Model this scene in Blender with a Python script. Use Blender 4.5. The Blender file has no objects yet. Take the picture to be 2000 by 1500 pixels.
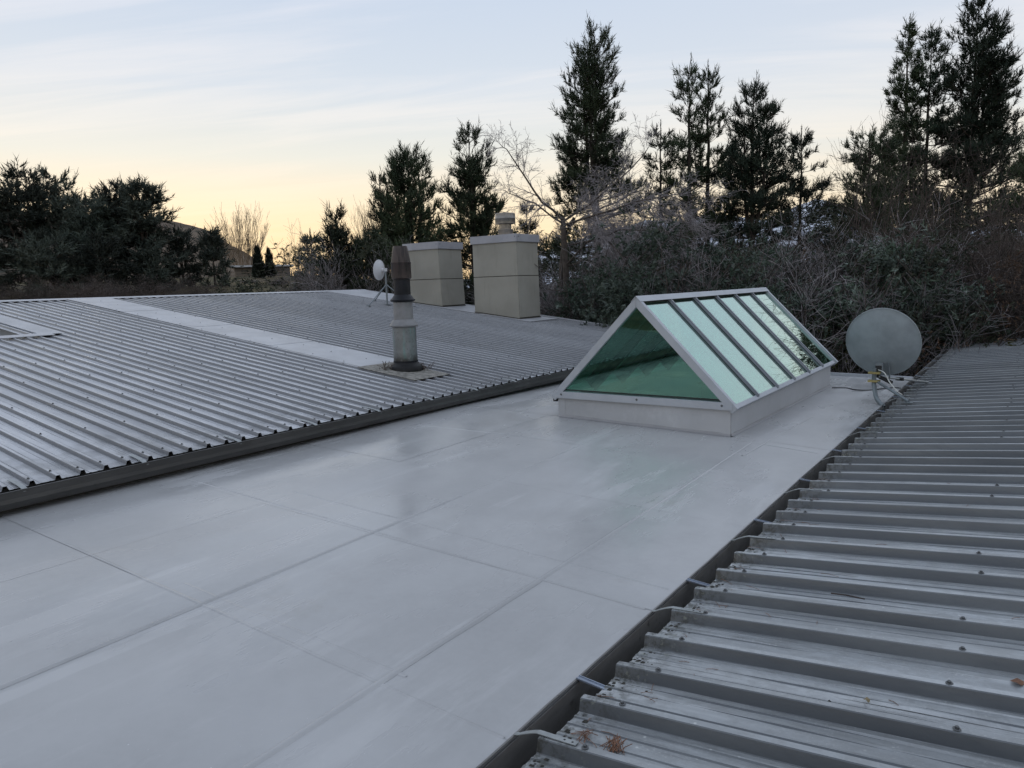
import bpy, bmesh, math, random
import numpy as np
from mathutils import Vector, Matrix
R_ = math.radians
sc = bpy.context.scene
col = sc.collection

# ------------------------------------------------------------------ camera
F_PX, PIT, ROL, YAW, CAMZ = 1415.85, R_(7.704), R_(-1.82), R_(35.696), 1.7384
C0 = np.array([0, 0, CAMZ])
_fw = np.array([-math.sin(YAW)*math.cos(PIT), math.cos(YAW)*math.cos(PIT), -math.sin(PIT)])
_r = np.array([math.cos(YAW), math.sin(YAW), 0]); _u = np.cross(_r, _fw)
RT = _r*math.cos(ROL) + _u*math.sin(ROL); UP = -_r*math.sin(ROL) + _u*math.cos(ROL)
cam = bpy.data.cameras.new('camera'); camo = bpy.data.objects.new('camera', cam); col.objects.link(camo)
cam.sensor_width = 36; cam.lens = F_PX/2000*36; cam.clip_start = .05; cam.clip_end = 20000
camo.matrix_world = Matrix(((RT[0], UP[0], -_fw[0], 0), (RT[1], UP[1], -_fw[1], 0), (RT[2], UP[2], -_fw[2], CAMZ), (0, 0, 0, 1)))
sc.camera = camo

# ------------------------------------------------------------------ sky
GLOW = R_(-55)                                   # azimuth of the dawn, measured from +Y
w = bpy.data.worlds.new('World'); sc.world = w; w.use_nodes = True
nt = w.node_tree; nt.nodes.clear()
def wn(t, **k):
    n = nt.nodes.new(t)
    for a, b in k.items(): setattr(n, a, b)
    return n
def wl(a, b): nt.links.new(a, b)
def wmath(op, a, b=None, c=None):
    n = wn('ShaderNodeMath', operation=op)
    for i, v in enumerate((a, b, c)):
        if v is None: continue
        if isinstance(v, (int, float)): n.inputs[i].default_value = v
        else: wl(v, n.inputs[i])
    return n.outputs[0]
def s2l(c):
    return tuple(((v/255)/12.92 if v/255 <= .04045 else ((v/255+.055)/1.055)**2.4) for v in c)
def wramp(fac, stops):
    n = wn('ShaderNodeValToRGB'); e = n.color_ramp.elements
    while len(e) < len(stops): e.new(.5)
    for el, (p, c) in zip(e, stops): el.position = p; el.color = (*s2l(c), 1)
    wl(fac, n.inputs[0]); return n.outputs[0]
tc = wn('ShaderNodeTexCoord'); sep = wn('ShaderNodeSeparateXYZ'); wl(tc.outputs['Generated'], sep.inputs[0])
X, Y, Z = sep.outputs
zc = wmath('MAXIMUM', Z, 0.0)
hor = wmath('SQRT', wmath('ADD', wmath('MULTIPLY', X, X), wmath('MULTIPLY', Y, Y)))
dot = wmath('DIVIDE', wmath('ADD', wmath('MULTIPLY', X, math.sin(GLOW)), wmath('MULTIPLY', Y, math.cos(GLOW))), wmath('MAXIMUM', hor, .001))
sunf = wmath('POWER', wmath('MULTIPLY_ADD', dot, .5, .5), 4.5)
rampA = wramp(zc, [(0, (238, 203, 155)), (.06, (244, 216, 170)), (.11, (237, 219, 188)), (.17, (217, 216, 207)), (.25, (197, 205, 214)), (.36, (184, 196, 213)), (.5, (188, 199, 217)), (1, (190, 202, 220))])
rampB = wramp(zc, [(0, (228, 205, 176)), (.06, (229, 215, 192)), (.12, (217, 215, 207)), (.2, (201, 206, 212)), (.31, (192, 200, 213)), (.45, (190, 202, 220)), (1, (190, 202, 220))])
mix1 = wn('ShaderNodeMix', data_type='RGBA'); wl(sunf, mix1.inputs[0]); wl(rampB, mix1.inputs[6]); wl(rampA, mix1.inputs[7])
# high thin cirrus, projected on a flat layer overhead
den = wmath('ADD', zc, .10)
cmb = wn('ShaderNodeCombineXYZ'); wl(wmath('DIVIDE', X, den), cmb.inputs[0]); wl(wmath('DIVIDE', Y, den), cmb.inputs[1])
mr = wn('ShaderNodeMapping'); mr.inputs['Rotation'].default_value = (0, 0, R_(-27)); wl(cmb.outputs[0], mr.inputs[0])
mp = wn('ShaderNodeMapping'); mp.inputs['Scale'].default_value = (.32, 1.6, 1); wl(mr.outputs[0], mp.inputs[0])
nz = wn('ShaderNodeTexNoise'); nz.inputs['Scale'].default_value = 1.5; nz.inputs['Detail'].default_value = 7; nz.inputs['Roughness'].default_value = .6; nz.inputs['Distortion'].default_value = .6; wl(mp.outputs[0], nz.inputs[0])
cr = wn('ShaderNodeMapRange'); cr.interpolation_type = 'SMOOTHSTEP'; wl(nz.outputs[0], cr.inputs[0]); cr.inputs[1].default_value = .40; cr.inputs[2].default_value = .70
cloudc = wramp(zc, [(0, (250, 212, 160)), (.1, (244, 224, 194)), (.2, (228, 223, 217)), (.35, (217, 217, 225)), (1, (212, 216, 226))])
mix2 = wn('ShaderNodeMix', data_type='RGBA'); wl(wmath('MULTIPLY', cr.outputs[0], .55), mix2.inputs[0]); wl(mix1.outputs[2], mix2.inputs[6]); wl(cloudc, mix2.inputs[7])
veil = wn('ShaderNodeBackground'); wl(mix2.outputs[2], veil.inputs[0]); veil.inputs[1].default_value = 1.06
sky = wn('ShaderNodeTexSky', sky_type='NISHITA', sun_disc=False, sun_elevation=R_(4), sun_rotation=R_(-66), altitude=400, air_density=1, dust_density=1.5)
nb = wn('ShaderNodeBackground'); wl(sky.outputs[0], nb.inputs[0]); nb.inputs[1].default_value = .10
add = wn('ShaderNodeMixShader'); add.inputs[0].default_value = .975; wl(nb.outputs[0], add.inputs[1]); wl(veil.outputs[0], add.inputs[2])
wo = wn('ShaderNodeOutputWorld'); wl(add.outputs[0], wo.inputs[0])
# ------------------------------------------------------------------ sun (dawn, still behind the ridge haze: weak and broad)
sl = bpy.data.lights.new('sun', 'SUN'); sl.energy = .22; sl.angle = R_(12); sl.color = (1, .86, .66)
so = bpy.data.objects.new('sun', sl); col.objects.link(so)
SAZ = R_(-66); sd = Vector((math.sin(SAZ)*math.cos(R_(4)), math.cos(SAZ)*math.cos(R_(4)), math.sin(R_(4))))
so.rotation_euler = sd.to_track_quat('Z', 'Y').to_euler()
vs = sc.view_settings; vs.view_transform = 'Standard'; vs.look = 'None'; vs.exposure = .27; vs.gamma = 1; vs.use_curve_mapping = False
sc.render.engine = 'CYCLES'; sc.cycles.use_denoising = True; sc.cycles.max_bounces = 5; sc.cycles.transparent_max_bounces = 8; sc.cycles.use_light_tree = False; sc.cycles.adaptive_threshold = .02
sc.cycles.glossy_bounces = 3; sc.cycles.diffuse_bounces = 2

# ------------------------------------------------------------------ pixel helpers (2000 x 1500 photograph)
XL, ZL, TL = -6.362, .332, .122                   # left roof: eave line and slope
XR, ZR, TR = -1.418, .060, .104                   # right roof: eave line (rib tops) and slope
XE, SD = -1.55, .0232                             # deck edge, cross fall
YR0, PR, YL0, PL = 2.09, .3144, 2.3145, .19
def ray(x, y): return _fw + RT*(x-1000)/F_PX - UP*(y-750)/F_PX
def hit(x, y, n, d):
    v = ray(x, y); n = np.array(n, float); return C0 + v*((d-n@C0)/(n@v))
def onleft(x, y): return hit(x, y, (TL, 0, 1), ZL+TL*XL)
def onright(x, y): return hit(x, y, (-TR, 0, 1), ZR-TR*XR)
def ondeck(x, y): return hit(x, y, (SD, 0, 1), SD*XE)
def aty(x, y, Y): return hit(x, y, (0, 1, 0), Y)
def atd(x, y, dist):
    v = ray(x, y); return C0 + v*dist/math.hypot(v[0], v[1])
def dz(x): return SD*(XE-x)
def lz(x): return ZL + TL*(XL-x)                  # rib-top level of left roof
def rz(x): return ZR + TR*(x-XR)

# ------------------------------------------------------------------ materials
class Mat:
    def __init__(s, name, rough=.5, metal=0, spec=.5):
        s.m = bpy.data.materials.new(name); s.m.use_nodes = True; s.t = s.m.node_tree
        s.b = s.t.nodes['Principled BSDF']; s.b.inputs['Roughness'].default_value = rough; s.b.inputs['Metallic'].default_value = metal
        s.b.inputs['Specular IOR Level'].default_value = spec
        s.out = s.t.nodes['Material Output']; s._co = None
    def n(s, t, **k):
        n = s.t.nodes.new(t)
        for a, b in k.items(): setattr(n, a, b)
        return n
    def l(s, a, b): s.t.links.new(a, b)
    def co(s, scale=(1, 1, 1), rot=(0, 0, 0)):
        if s._co is None: s._co = s.n('ShaderNodeNewGeometry').outputs['Position']
        m = s.n('ShaderNodeMapping'); m.inputs['Scale'].default_value = scale; m.inputs['Rotation'].default_value = rot; s.l(s._co, m.inputs[0]); return m.outputs[0]
    def noise(s, scale, detail=4, rough=.55, stretch=(1, 1, 1), rot=(0, 0, 0), dist=0):
        n = s.n('ShaderNodeTexNoise'); s.l(s.co(stretch, rot), n.inputs[0])
        n.inputs['Scale'].default_value = scale; n.inputs['Detail'].default_value = detail; n.inputs['Roughness'].default_value = rough; n.inputs['Distortion'].default_value = dist
        return n.outputs[0]
    def vor(s, scale, stretch=(1, 1, 1)):
        n = s.n('ShaderNodeTexVoronoi'); s.l(s.co(stretch), n.inputs[0]); n.inputs['Scale'].default_value = scale; return n.outputs['Distance']
    def rng(s, v, a, b, c=0, d=1, smooth=True):
        n = s.n('ShaderNodeMapRange'); n.interpolation_type = 'SMOOTHSTEP' if smooth else 'LINEAR'
        s.l(v, n.inputs[0])
        for i, x in enumerate((a, b, c, d)): n.inputs[i+1].default_value = x
        return n.outputs[0]
    def mul(s, a, b, op='MULTIPLY'):
        n = s.n('ShaderNodeMath', operation=op)
        for i, v in enumerate((a, b)):
            if isinstance(v, (int, float)): n.inputs[i].default_value = v
            else: s.l(v, n.inputs[i])
        return n.outputs[0]
    def mix(s, f, a, b):
        n = s.n('ShaderNodeMix', data_type='RGBA')
        if isinstance(f, (int, float)): n.inputs[0].default_value = f
        else: s.l(f, n.inputs[0])
        for i, v in ((6, a), (7, b)):
            if isinstance(v, tuple): n.inputs[i].default_value = (*v, 1)
            else: s.l(v, n.inputs[i])
        return n.outputs[2]
    def color(s, c):
        if isinstance(c, tuple): s.b.inputs['Base Color'].default_value = (*c, 1)
        else: s.l(c, s.b.inputs['Base Color'])
        return s
    def rough(s, v): s.l(v, s.b.inputs['Roughness']); return s
    def bump(s, h, strength=.3, dist=.01):
        n = s.n('ShaderNodeBump'); n.inputs['Strength'].default_value = strength; n.inputs['Distance'].default_value = dist
        s.l(h, n.inputs['Height']); s.l(n.outputs[0], s.b.inputs['Normal']); return s
    def nz(s):
        g = s.n('ShaderNodeSeparateXYZ'); s.l(s.n('ShaderNodeNewGeometry').outputs['True Normal'], g.inputs[0]); return s.mul(g.outputs[2], 1.0, 'MULTIPLY')
    def plant(s, c, lo=.45, hi=1.5):
        o = s.n('ShaderNodeObjectInfo'); r = s.rng(o.outputs['Random'], 0, 1, lo, hi, False); v = s.n('ShaderNodeVectorMath', operation='SCALE'); s.l(c, v.inputs[0]); s.l(r, v.inputs['Scale']); return v.outputs[0]
    def xyz(s):
        g = s.n('ShaderNodeSeparateXYZ'); s.l(s.co(), g.inputs[0]); return g.outputs

def m_deck(name, base=(.352, .356, .362), wet=1.0):
    m = Mat(name, .33, spec=.5)
    big = m.rng(m.noise(.5, 6, .65), .32, .68); c = m.mix(big, tuple(v*.86 for v in base), tuple(v*1.10 for v in base))
    stre = m.rng(m.noise(1.5, 7, .7, (1.5, .30, 1), (0, 0, .1)), .50, .62); sm = m.rng(m.noise(.42, 3, .5), .42, .58)
    c = m.mix(m.mul(m.mul(stre, sm), .45), c, tuple(v*1.38 for v in base))
    brush = m.rng(m.noise(.9, 7, .72, (2.2, .20, 1), (0, 0, -.15)), .58, .64); c = m.mix(m.mul(brush, .35), c, tuple(v*1.42 for v in base))
    dull = m.rng(m.noise(.8, 6, .7, (1.2, .5, 1)), .52, .70); c = m.mix(m.mul(dull, .5), c, tuple(v*.76 for v in base))
    fine = m.rng(m.noise(22, 5, .7), .3, .7); c = m.mix(m.mul(fine, .22), c, tuple(v*1.12 for v in base))
    for sc_, t0, k in ((7, .030, .9), (23, .05, .8)):
        fl = m.rng(m.vor(sc_), t0, t0*.5); flm = m.rng(m.noise(1.1, 4, .6), .50, .60); c = m.mix(m.mul(m.mul(fl, flm), k), c, (.66, .67, .69))
    st = m.rng(m.noise(.7, 7, .72), .60, .72); c = m.mix(m.mul(st, .4), c, (.27, .26, .235))
    m.color(c)
    wetp = m.rng(m.noise(.55, 5, .6, (1.2, .6, 1)), .36, .64, .15, .36); r = m.mul(wetp, m.mul(m.mul(stre, sm), .16), 'ADD'); m.rough(r if wet == 1 else m.mul(r, wet, 'ADD'))
    h1 = m.mul(m.noise(1.1, 3, .5), 3.0); m.bump(m.mul(h1, m.noise(9, 6, .6), 'ADD'), .05, .02); return m.m
def m_plain(name, c, rough=.5, metal=0, var=.12, scale=6, bump=0, spec=.5):
    m = Mat(name, rough, metal, spec); f = m.rng(m.noise(scale, 5, .6), .3, .7)
    m.color(m.mix(f, tuple(v*(1-var) for v in c), tuple(min(1, v*(1+var)) for v in c)))
    if bump: m.bump(m.noise(scale*8, 4), bump, .005)
    return m.m
def m_roof_left():
    m = Mat('frosted_grey_roof_paint', .42, 0, .5)
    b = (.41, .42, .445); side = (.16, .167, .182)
    f = m.rng(m.noise(.5, 5, .6, (.5, 1.2, 1)), .3, .7); c = m.mix(f, tuple(v*.84 for v in b), tuple(v*1.16 for v in b))
    fr = m.rng(m.noise(1.6, 6, .7, (.35, 1.4, 1)), .48, .72); c = m.mix(m.mul(fr, .6), c, (.53, .54, .565))
    sp = m.rng(m.noise(45, 3, .6), .60, .72); sm = m.rng(m.noise(1.1, 3), .48, .62); c = m.mix(m.mul(m.mul(sp, sm), .6), c, (.62, .63, .65))
    st = m.rng(m.noise(2.2, 5, .65, (.22, 1.3, 1)), .56, .72); c = m.mix(m.mul(st, .6), c, (.165, .17, .18))
    ex = m.rng(m.xyz()[0], -7.8, -6.4); c = m.mix(m.mul(ex, m.rng(m.noise(5, 5), .35, .65, 0, .7)), c, (.15, .155, .16))
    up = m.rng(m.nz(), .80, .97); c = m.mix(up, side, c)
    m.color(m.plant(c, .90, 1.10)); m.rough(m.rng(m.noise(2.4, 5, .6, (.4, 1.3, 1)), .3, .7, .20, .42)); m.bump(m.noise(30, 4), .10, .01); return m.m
def m_roof_right():
    m = Mat('weathered_zinc_roof', .5, .35, .5)
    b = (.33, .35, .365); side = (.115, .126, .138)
    f = m.rng(m.noise(1.0, 6, .65, (.5, 1.6, 1)), .3, .7); c = m.mix(f, tuple(v*.72 for v in b), tuple(v*1.22 for v in b))
    st = m.rng(m.noise(5, 5, .6, (.10, 2.2, 1)), .48, .68); c = m.mix(m.mul(st, .6), c, (.47, .49, .50))
    dk_ = m.rng(m.noise(7, 5, .7, (.2, 2.0, 1)), .55, .7); c = m.mix(m.mul(dk_, .65), c, (.15, .157, .162))
    mg = m.rng(m.noise(14, 6, .75, (.7, 1, 1)), .42, .6); c = m.mix(m.mul(mg, .35), c, (.20, .205, .205)); d1 = m.rng(m.vor(15), .12, .05); dm = m.rng(m.noise(1.6, 3), .44, .6); c = m.mix(m.mul(m.mul(d1, dm), .85), c, (.56, .58, .57))
    d2 = m.rng(m.noise(85, 3, .7), .57, .68); c = m.mix(m.mul(m.mul(d2, m.rng(m.noise(2.1, 3), .38, .56)), .6), c, (.48, .49, .49))
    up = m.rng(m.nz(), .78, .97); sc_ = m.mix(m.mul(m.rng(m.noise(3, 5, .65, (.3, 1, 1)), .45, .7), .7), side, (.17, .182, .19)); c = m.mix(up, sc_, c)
    # grime and lichen collected at the eave end
    ex = m.rng(m.xyz()[0], -1.16, -1.42); gr = m.rng(m.noise(26, 5, .7), .42, .62); c = m.mix(m.mul(m.mul(ex, gr), .8), c, (.045, .045, .038))
    li = m.rng(m.noise(38, 3, .6), .60, .68); c = m.mix(m.mul(m.mul(m.rng(m.xyz()[0], -1.1, -1.42), li), .5), c, (.28, .30, .26))
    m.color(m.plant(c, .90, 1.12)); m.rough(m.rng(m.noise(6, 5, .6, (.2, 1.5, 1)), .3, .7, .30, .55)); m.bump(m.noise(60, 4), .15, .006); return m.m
def m_gutter(name='grimy_dark_gutter_metal', k_=1.0):
    m = Mat(name, .45, .1)
    f = m.rng(m.noise(3, 6, .7, (1, .5, 2)), .35, .7); c = m.mix(f, tuple(v*k_ for v in (.12, .117, .112)), tuple(v*k_ for v in (.19, .186, .18)))
    k = m.rng(m.noise(14, 5, .7), .58, .72); c = m.mix(m.mul(k, .8), c, (.02, .02, .018)); m.color(c); m.rough(m.rng(m.noise(5), .3, .7, .35, .6)); return m.m
def m_glass():
    m = Mat('green_reflective_glass'); t = m.t; t.nodes.remove(m.b)
    g = m.n('ShaderNodeBsdfGlossy'); g.inputs['Roughness'].default_value = .0
    sp = m.rng(m.noise(60, 2), .66, .72); gm = m.rng(m.xyz()[2], .50, .41)
    lw = m.n('ShaderNodeLayerWeight'); lw.inputs['Blend'].default_value = .5
    m.l(m.mix(lw.outputs['Facing'], (.50, .82, .69), (.87, .98, .935)), g.inputs['Color'])
    tr = m.n('ShaderNodeBsdfTransparent'); tr.inputs['Color'].default_value = (.63, .845, .765, 1)
    f = m.mul(m.mul(m.mul(lw.outputs['Facing'], lw.outputs['Facing']), .82), .19, 'ADD')
    mx = m.n('ShaderNodeMixShader'); m.l(f, mx.inputs[0]); m.l(tr.outputs[0], mx.inputs[1]); m.l(g.outputs[0], mx.inputs[2])
    # grime along the lower edge of the panes
    d = m.n('ShaderNodeBsdfDiffuse'); d.inputs['Color'].default_value = (.10, .11, .08, 1)
    mx2 = m.n('ShaderNodeMixShader'); m.l(m.mul(m.mul(sp, gm), .7), mx2.inputs[0]); m.l(mx.outputs[0], mx2.inputs[1]); m.l(d.outputs[0], mx2.inputs[2])
    m.l(mx2.outputs[0], m.out.inputs[0]); return m.m
def m_foliage(name, a, b, scale=.6, frost=None, fs=0):
    m = Mat(name, .75, 0, .25); f = m.rng(m.noise(scale, 4, .6), .3, .7); c = m.mix(f, a, b)
    if frost: c = m.mix(m.mul(m.rng(m.noise(2.2, 4, .6), .42, .65), fs), c, frost)
    m.color(m.plant(c)); return m.m
def m_twig(name, c):
    m = Mat(name, .85, 0, .3); f = m.rng(m.noise(2, 4, .6), .3, .7); m.color(m.plant(m.mix(f, tuple(v*.7 for v in c), tuple(v*1.3 for v in c)), .6, 1.5)); return m.m
def m_flue():
    m = Mat('stained_galvanised_flue', .42, .45)
    c = m.mix(m.rng(m.noise(5, 5, .6), .3, .7), (.17, .185, .19), (.25, .265, .27))
    c = m.mix(m.mul(m.rng(m.noise(28, 4, .7), .52, .66), .8), c, (.12, .13, .13))
    c = m.mix(m.mul(m.rng(m.noise(6, 3, .5, (3, 3, .25)), .52, .66), .7), c, (.16, .29, .28))
    k = m.rng(m.xyz()[2], .80, .66); c = m.mix(m.mul(k, m.rng(m.noise(9, 4), .2, .6)), c, (.05, .05, .048)); m.color(c); return m.m
def m_rust():
    m = Mat('heat_browned_cowl_steel', .45, .05, .35)
    c = m.mix(m.rng(m.noise(4, 4, .6, (4, 4, .4)), .35, .65), (.022, .018, .018), (.062, .047, .043)); c = m.mix(m.mul(m.rng(m.noise(20, 4), .55, .7), .5), c, (.06, .04, .035)); m.color(c); return m.m
def m_chim():
    m = Mat('olive_beige_panel', .7, 0, .3)
    c = m.mix(m.rng(m.noise(1.2, 5, .6), .3, .7), (.25, .243, .213), (.295, .287, .252))
    c = m.mix(m.mul(m.rng(m.noise(2.2, 5, .6, (3, 3, .35)), .55, .75), .4), c, (.19, .184, .16)); m.color(c); m.bump(m.noise(60), .05, .004); return m.m
def m_ground():
    m = Mat('winter_grass_ground', .9, 0, .1)
    c = m.mix(m.rng(m.noise(.35, 6, .65), .35, .65), (.035, .032, .02), (.10, .085, .045)); c = m.mix(m.rng(m.noise(.06, 4), .5, .7), c, (.13, .10, .055))
    c = m.mix(m.mul(m.rng(m.noise(4, 4, .7), .5, .7), .4), c, (.06, .055, .03)); m.color(c); m.bump(m.noise(2.5, 5), .5, .15); return m.m
def m_hill():
    m = Mat('dry_hillside', .95, 0, .05)
    c = m.mix(m.rng(m.noise(.012, 7, .68), .38, .62), (.075, .06, .048), (.15, .118, .09)); c = m.mix(m.rng(m.noise(.03, 5, .7), .55, .68), c, (.04, .042, .035))
    m.color(c); return m.m
def m_snow():
    m = Mat('snowy_mountainside', .8, 0, .2)
    c = m.mix(m.rng(m.noise(.0025, 8, .72), .42, .58), (.14, .15, .18), (.62, .66, .74)); m.color(c); return m.m
MT = dict(deck=m_deck('light_grey_membrane'), curb=m_deck('painted_upstand', (.405, .415, .43), .14), roofL=m_roof_left(), roofR=m_roof_right(), gutter=m_gutter(), gutterL=m_gutter('dark_painted_gutter', .32), glass=m_glass(),
    flash=m_plain('frosted_flat_flashing', (.37, .38, .405), .4, 0, .13, 1.7, .1), seam=m_plain('membrane_lap', (.27, .27, .28), .5, 0, .05, 3),
    alum=m_plain('pale_aluminium_frame', (.385, .41, .445), .38, .1, .06, 4), mull=m_plain('grey_glazing_bar', (.235, .25, .285), .4, .1, .08, 4),
    rafter=m_plain('dark_inner_rafter', (.035, .04, .042), .5), rubber=m_plain('black_gasket', (.012, .013, .014), .6), boot=m_plain('black_rubber_boot', (.010, .010, .011), .5, 0, .3, 8, 0, .25), flue=m_flue(), rust=m_rust(),
    soot=m_plain('sooty_flue_steel', (.011, .012, .016), .45, 0, .3, 6, 0, .25), collar=m_plain('pale_storm_collar', (.20, .202, .208), .5, .1, .15, 8), lead=m_plain('lichen_spotted_lead', (.20, .19, .17), .8, 0, .45, 14),
    steel=m_plain('brushed_stainless', (.24, .225, .205), .35, .6, .2, 9), cap=m_plain('chimney_cap_metal', (.30, .31, .345), .45, .1, .08, 3), chim=m_chim(), joint=m_plain('dark_panel_joint', (.055, .05, .042), .8),
    dish=m_plain('blue_grey_dish_paint', (.235, .268, .285), .5, 0, .13, 4), tube=m_plain('grey_galvanised_tube', (.17, .195, .21), .45, .3, .1, 9), white=m_plain('white_radome', (.55, .56, .58), .4, 0, .05, 5),
    brass=m_plain('yellow_zinc_clamp', (.36, .30, .13), .45, .5, .2, 20), cable=m_plain('black_cable', (.02, .02, .022), .5), whitecable=m_plain('pale_cable', (.5, .5, .47), .5), strap=m_plain('zinc_gutter_strap', (.26, .28, .285), .42, .25, .15, 20),
    bluesteel=m_plain('bluish_bracket', (.25, .29, .36), .4, .3), screw=m_plain('dull_screw', (.10, .105, .11), .45, .5), inner=m_plain('light_well_lining', (.2, .2, .195), .7), brown=m_plain('brown_recess_lining', (.13, .125, .095), .8),
    bark=m_plain('dark_bark', (.055, .045, .038), .9, 0, .3, 5, .3), barkfrost=m_plain('lichen_grey_bark', (.068, .056, .047), .9, 0, .35, 6, .4), twig=m_twig('dark_twigs', (.070, .056, .050)), twigfrost=m_twig('frosted_twigs', (.20, .185, .19)), whip=m_plain('tan_whips', (.20, .15, .10), .85, 0, .2, .5),
    needle=m_foliage('dark_pine_needles', (.018, .030, .016), (.045, .062, .032), .7), needle2=m_foliage('deep_green_needles', (.014, .026, .018), (.036, .052, .034), .8), needleL=m_foliage('far_pine_needles', (.030, .042, .034), (.062, .074, .060), .3),
    needlefrost=m_foliage('frosted_blue_green_leaves', (.032, .055, .038), (.07, .092, .066), 1.2, (.18, .21, .195), .55), leafy=m_foliage('olive_leaves', (.045, .055, .018), (.10, .10, .03), 1.5), leafbrown=m_foliage('dead_beech_leaves', (.09, .055, .035), (.17, .11, .075), 2), leafdark=m_foliage('dark_shrub_leaves', (.018, .024, .014), (.04, .045, .028), 1.2), cypress=m_foliage('cypress_green', (.016, .028, .018), (.03, .042, .026), .8),
    ground=m_ground(), hill=m_hill(), snow=m_snow(), wall=m_plain('house_cladding', (.25, .235, .19), .8), farwall=m_plain('far_house_wall', (.10, .085, .07), .8), farroof=m_plain('far_pale_roof', (.42, .44, .47), .5), dark=m_plain('dark_window', (.02, .022, .025), .2), wood=m_plain('weathered_timber', (.16, .13, .10), .85), litter=m_plain('brown_pine_litter', (.17, .085, .05), .85, 0, .3, 30), soil=m_plain('gutter_grime', (.035, .033, .028), .9, 0, .4, 30, .5), dry=m_plain('dry_leaf', (.20, .16, .09), .8))

# ------------------------------------------------------------------ mesh helpers
def tag(o, label=None, cat=None, group=None, kind=None):
    if label: o['label'] = label
    if cat: o['category'] = cat
    if group: o['group'] = group
    if kind: o['kind'] = kind
    return o
def empty(name, loc=(0, 0, 0), rz=0):
    o = bpy.data.objects.new(name, None); col.objects.link(o); o.location = loc; o.rotation_euler.z = rz; o.empty_display_size = .2; return o
def linkmesh(name, me, parent=None, loc=None):
    o = bpy.data.objects.new(name, me); col.objects.link(o)
    if parent is not None:
        o.parent = parent
        if loc is None and parent.type == 'EMPTY':
            o.matrix_parent_inverse = Matrix.Translation(-Vector(parent.location)) if parent.rotation_euler.z == 0 else Matrix.Identity(4)
    if loc is not None: o.location = loc
    return o
class MB:
    def __init__(s): s.v = []; s.f = []
    def add(s, v, f):
        b = len(s.v); s.v += [tuple(map(float, p)) for p in v]; s.f += [tuple(b+i for i in q) for q in f]; return s
    def hexa(s, p):   # 8 points: bottom 0-3, top 4-7
        return s.add(p, [(3, 2, 1, 0), (4, 5, 6, 7), (0, 1, 5, 4), (1, 2, 6, 5), (2, 3, 7, 6), (3, 0, 4, 7)])
    def box(s, a, b):
        x0, y0, z0 = a; x1, y1, z1 = b
        return s.hexa([(x0, y0, z0), (x1, y0, z0), (x1, y1, z0), (x0, y1, z0), (x0, y0, z1), (x1, y0, z1), (x1, y1, z1), (x0, y1, z1)])
    def bar(s, a, b, w, h, up=(0, 0, 1)):   # rectangular bar from a to b
        a, b = Vector(a), Vector(b); d = (b-a).normalized(); side = d.cross(Vector(up)).normalized(); u = side.cross(d).normalized()
        P = []
        for dzz in (-h/2, h/2):
            for e, sg in ((a, -1), (a, 1), (b, 1), (b, -1)): P.append(e+side*sg*w/2+u*dzz)
        return s.hexa(P)
    def prism(s, pts, d):   # closed polygon pts extruded by vector d
        n = len(pts); d = Vector(d); v = [Vector(p) for p in pts] + [Vector(p)+d for p in pts]
        return s.add(v, [tuple(range(n))[::-1], tuple(range(n, 2*n))] + [(i, (i+1) % n, n+(i+1) % n, n+i) for i in range(n)])
    def tube(s, pts, r, n=8, cap=True):
        pts = [Vector(p) for p in pts]; rs = r if isinstance(r, (list, tuple)) else [r]*len(pts); v = []; pu = None
        for i, p in enumerate(pts):
            t = (pts[min(i+1, len(pts)-1)]-pts[max(i-1, 0)]).normalized()
            if pu is None: pu = t.orthogonal().normalized()
            pu = (pu - t*pu.dot(t)).normalized(); q = t.cross(pu)
            for k in range(n):
                a = 2*math.pi*k/n; v.append(p + (pu*math.cos(a)+q*math.sin(a))*rs[i])
        f = [(i*n+k, i*n+(k+1) % n, (i+1)*n+(k+1) % n, (i+1)*n+k) for i in range(len(pts)-1) for k in range(n)]
        if cap: f += [tuple(range(n))[::-1], tuple(range((len(pts)-1)*n, len(pts)*n))]
        return s.add(v, f)
    def lathe(s, prof, c, n=28, capb=True, capt=True):
        v = [(c[0]+r*math.cos(2*math.pi*k/n), c[1]+r*math.sin(2*math.pi*k/n), z) for r, z in prof for k in range(n)]
        f = [(i*n+k, i*n+(k+1) % n, (i+1)*n+(k+1) % n, (i+1)*n+k) for i in range(len(prof)-1) for k in range(n)]
        if capb: f.append(tuple(range(n))[::-1])
        if capt: f.append(tuple(range((len(prof)-1)*n, len(prof)*n)))
        return s.add(v, f)
    def mesh(s, name, mat, bevel=0, smooth=False, segs=2):
        me = bpy.data.meshes.new(name); me.from_pydata(s.v, [], s.f)
        if bevel:
            bm = bmesh.new(); bm.from_mesh(me); bmesh.ops.bevel(bm, geom=bm.edges[:], offset=bevel, segments=segs, affect='EDGES', clamp_overlap=True); bm.to_mesh(me); bm.free()
        me.materials.append(MT[mat]); me.update()
        if smooth:
            for p in me.polygons: p.use_smooth = True
            try: me.set_sharp_from_angle(angle=R_(40))
            except Exception: pass
        return me
    def build(s, name, mat, parent=None, **k): return linkmesh(name, s.mesh(name, mat, **k), parent)

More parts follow.
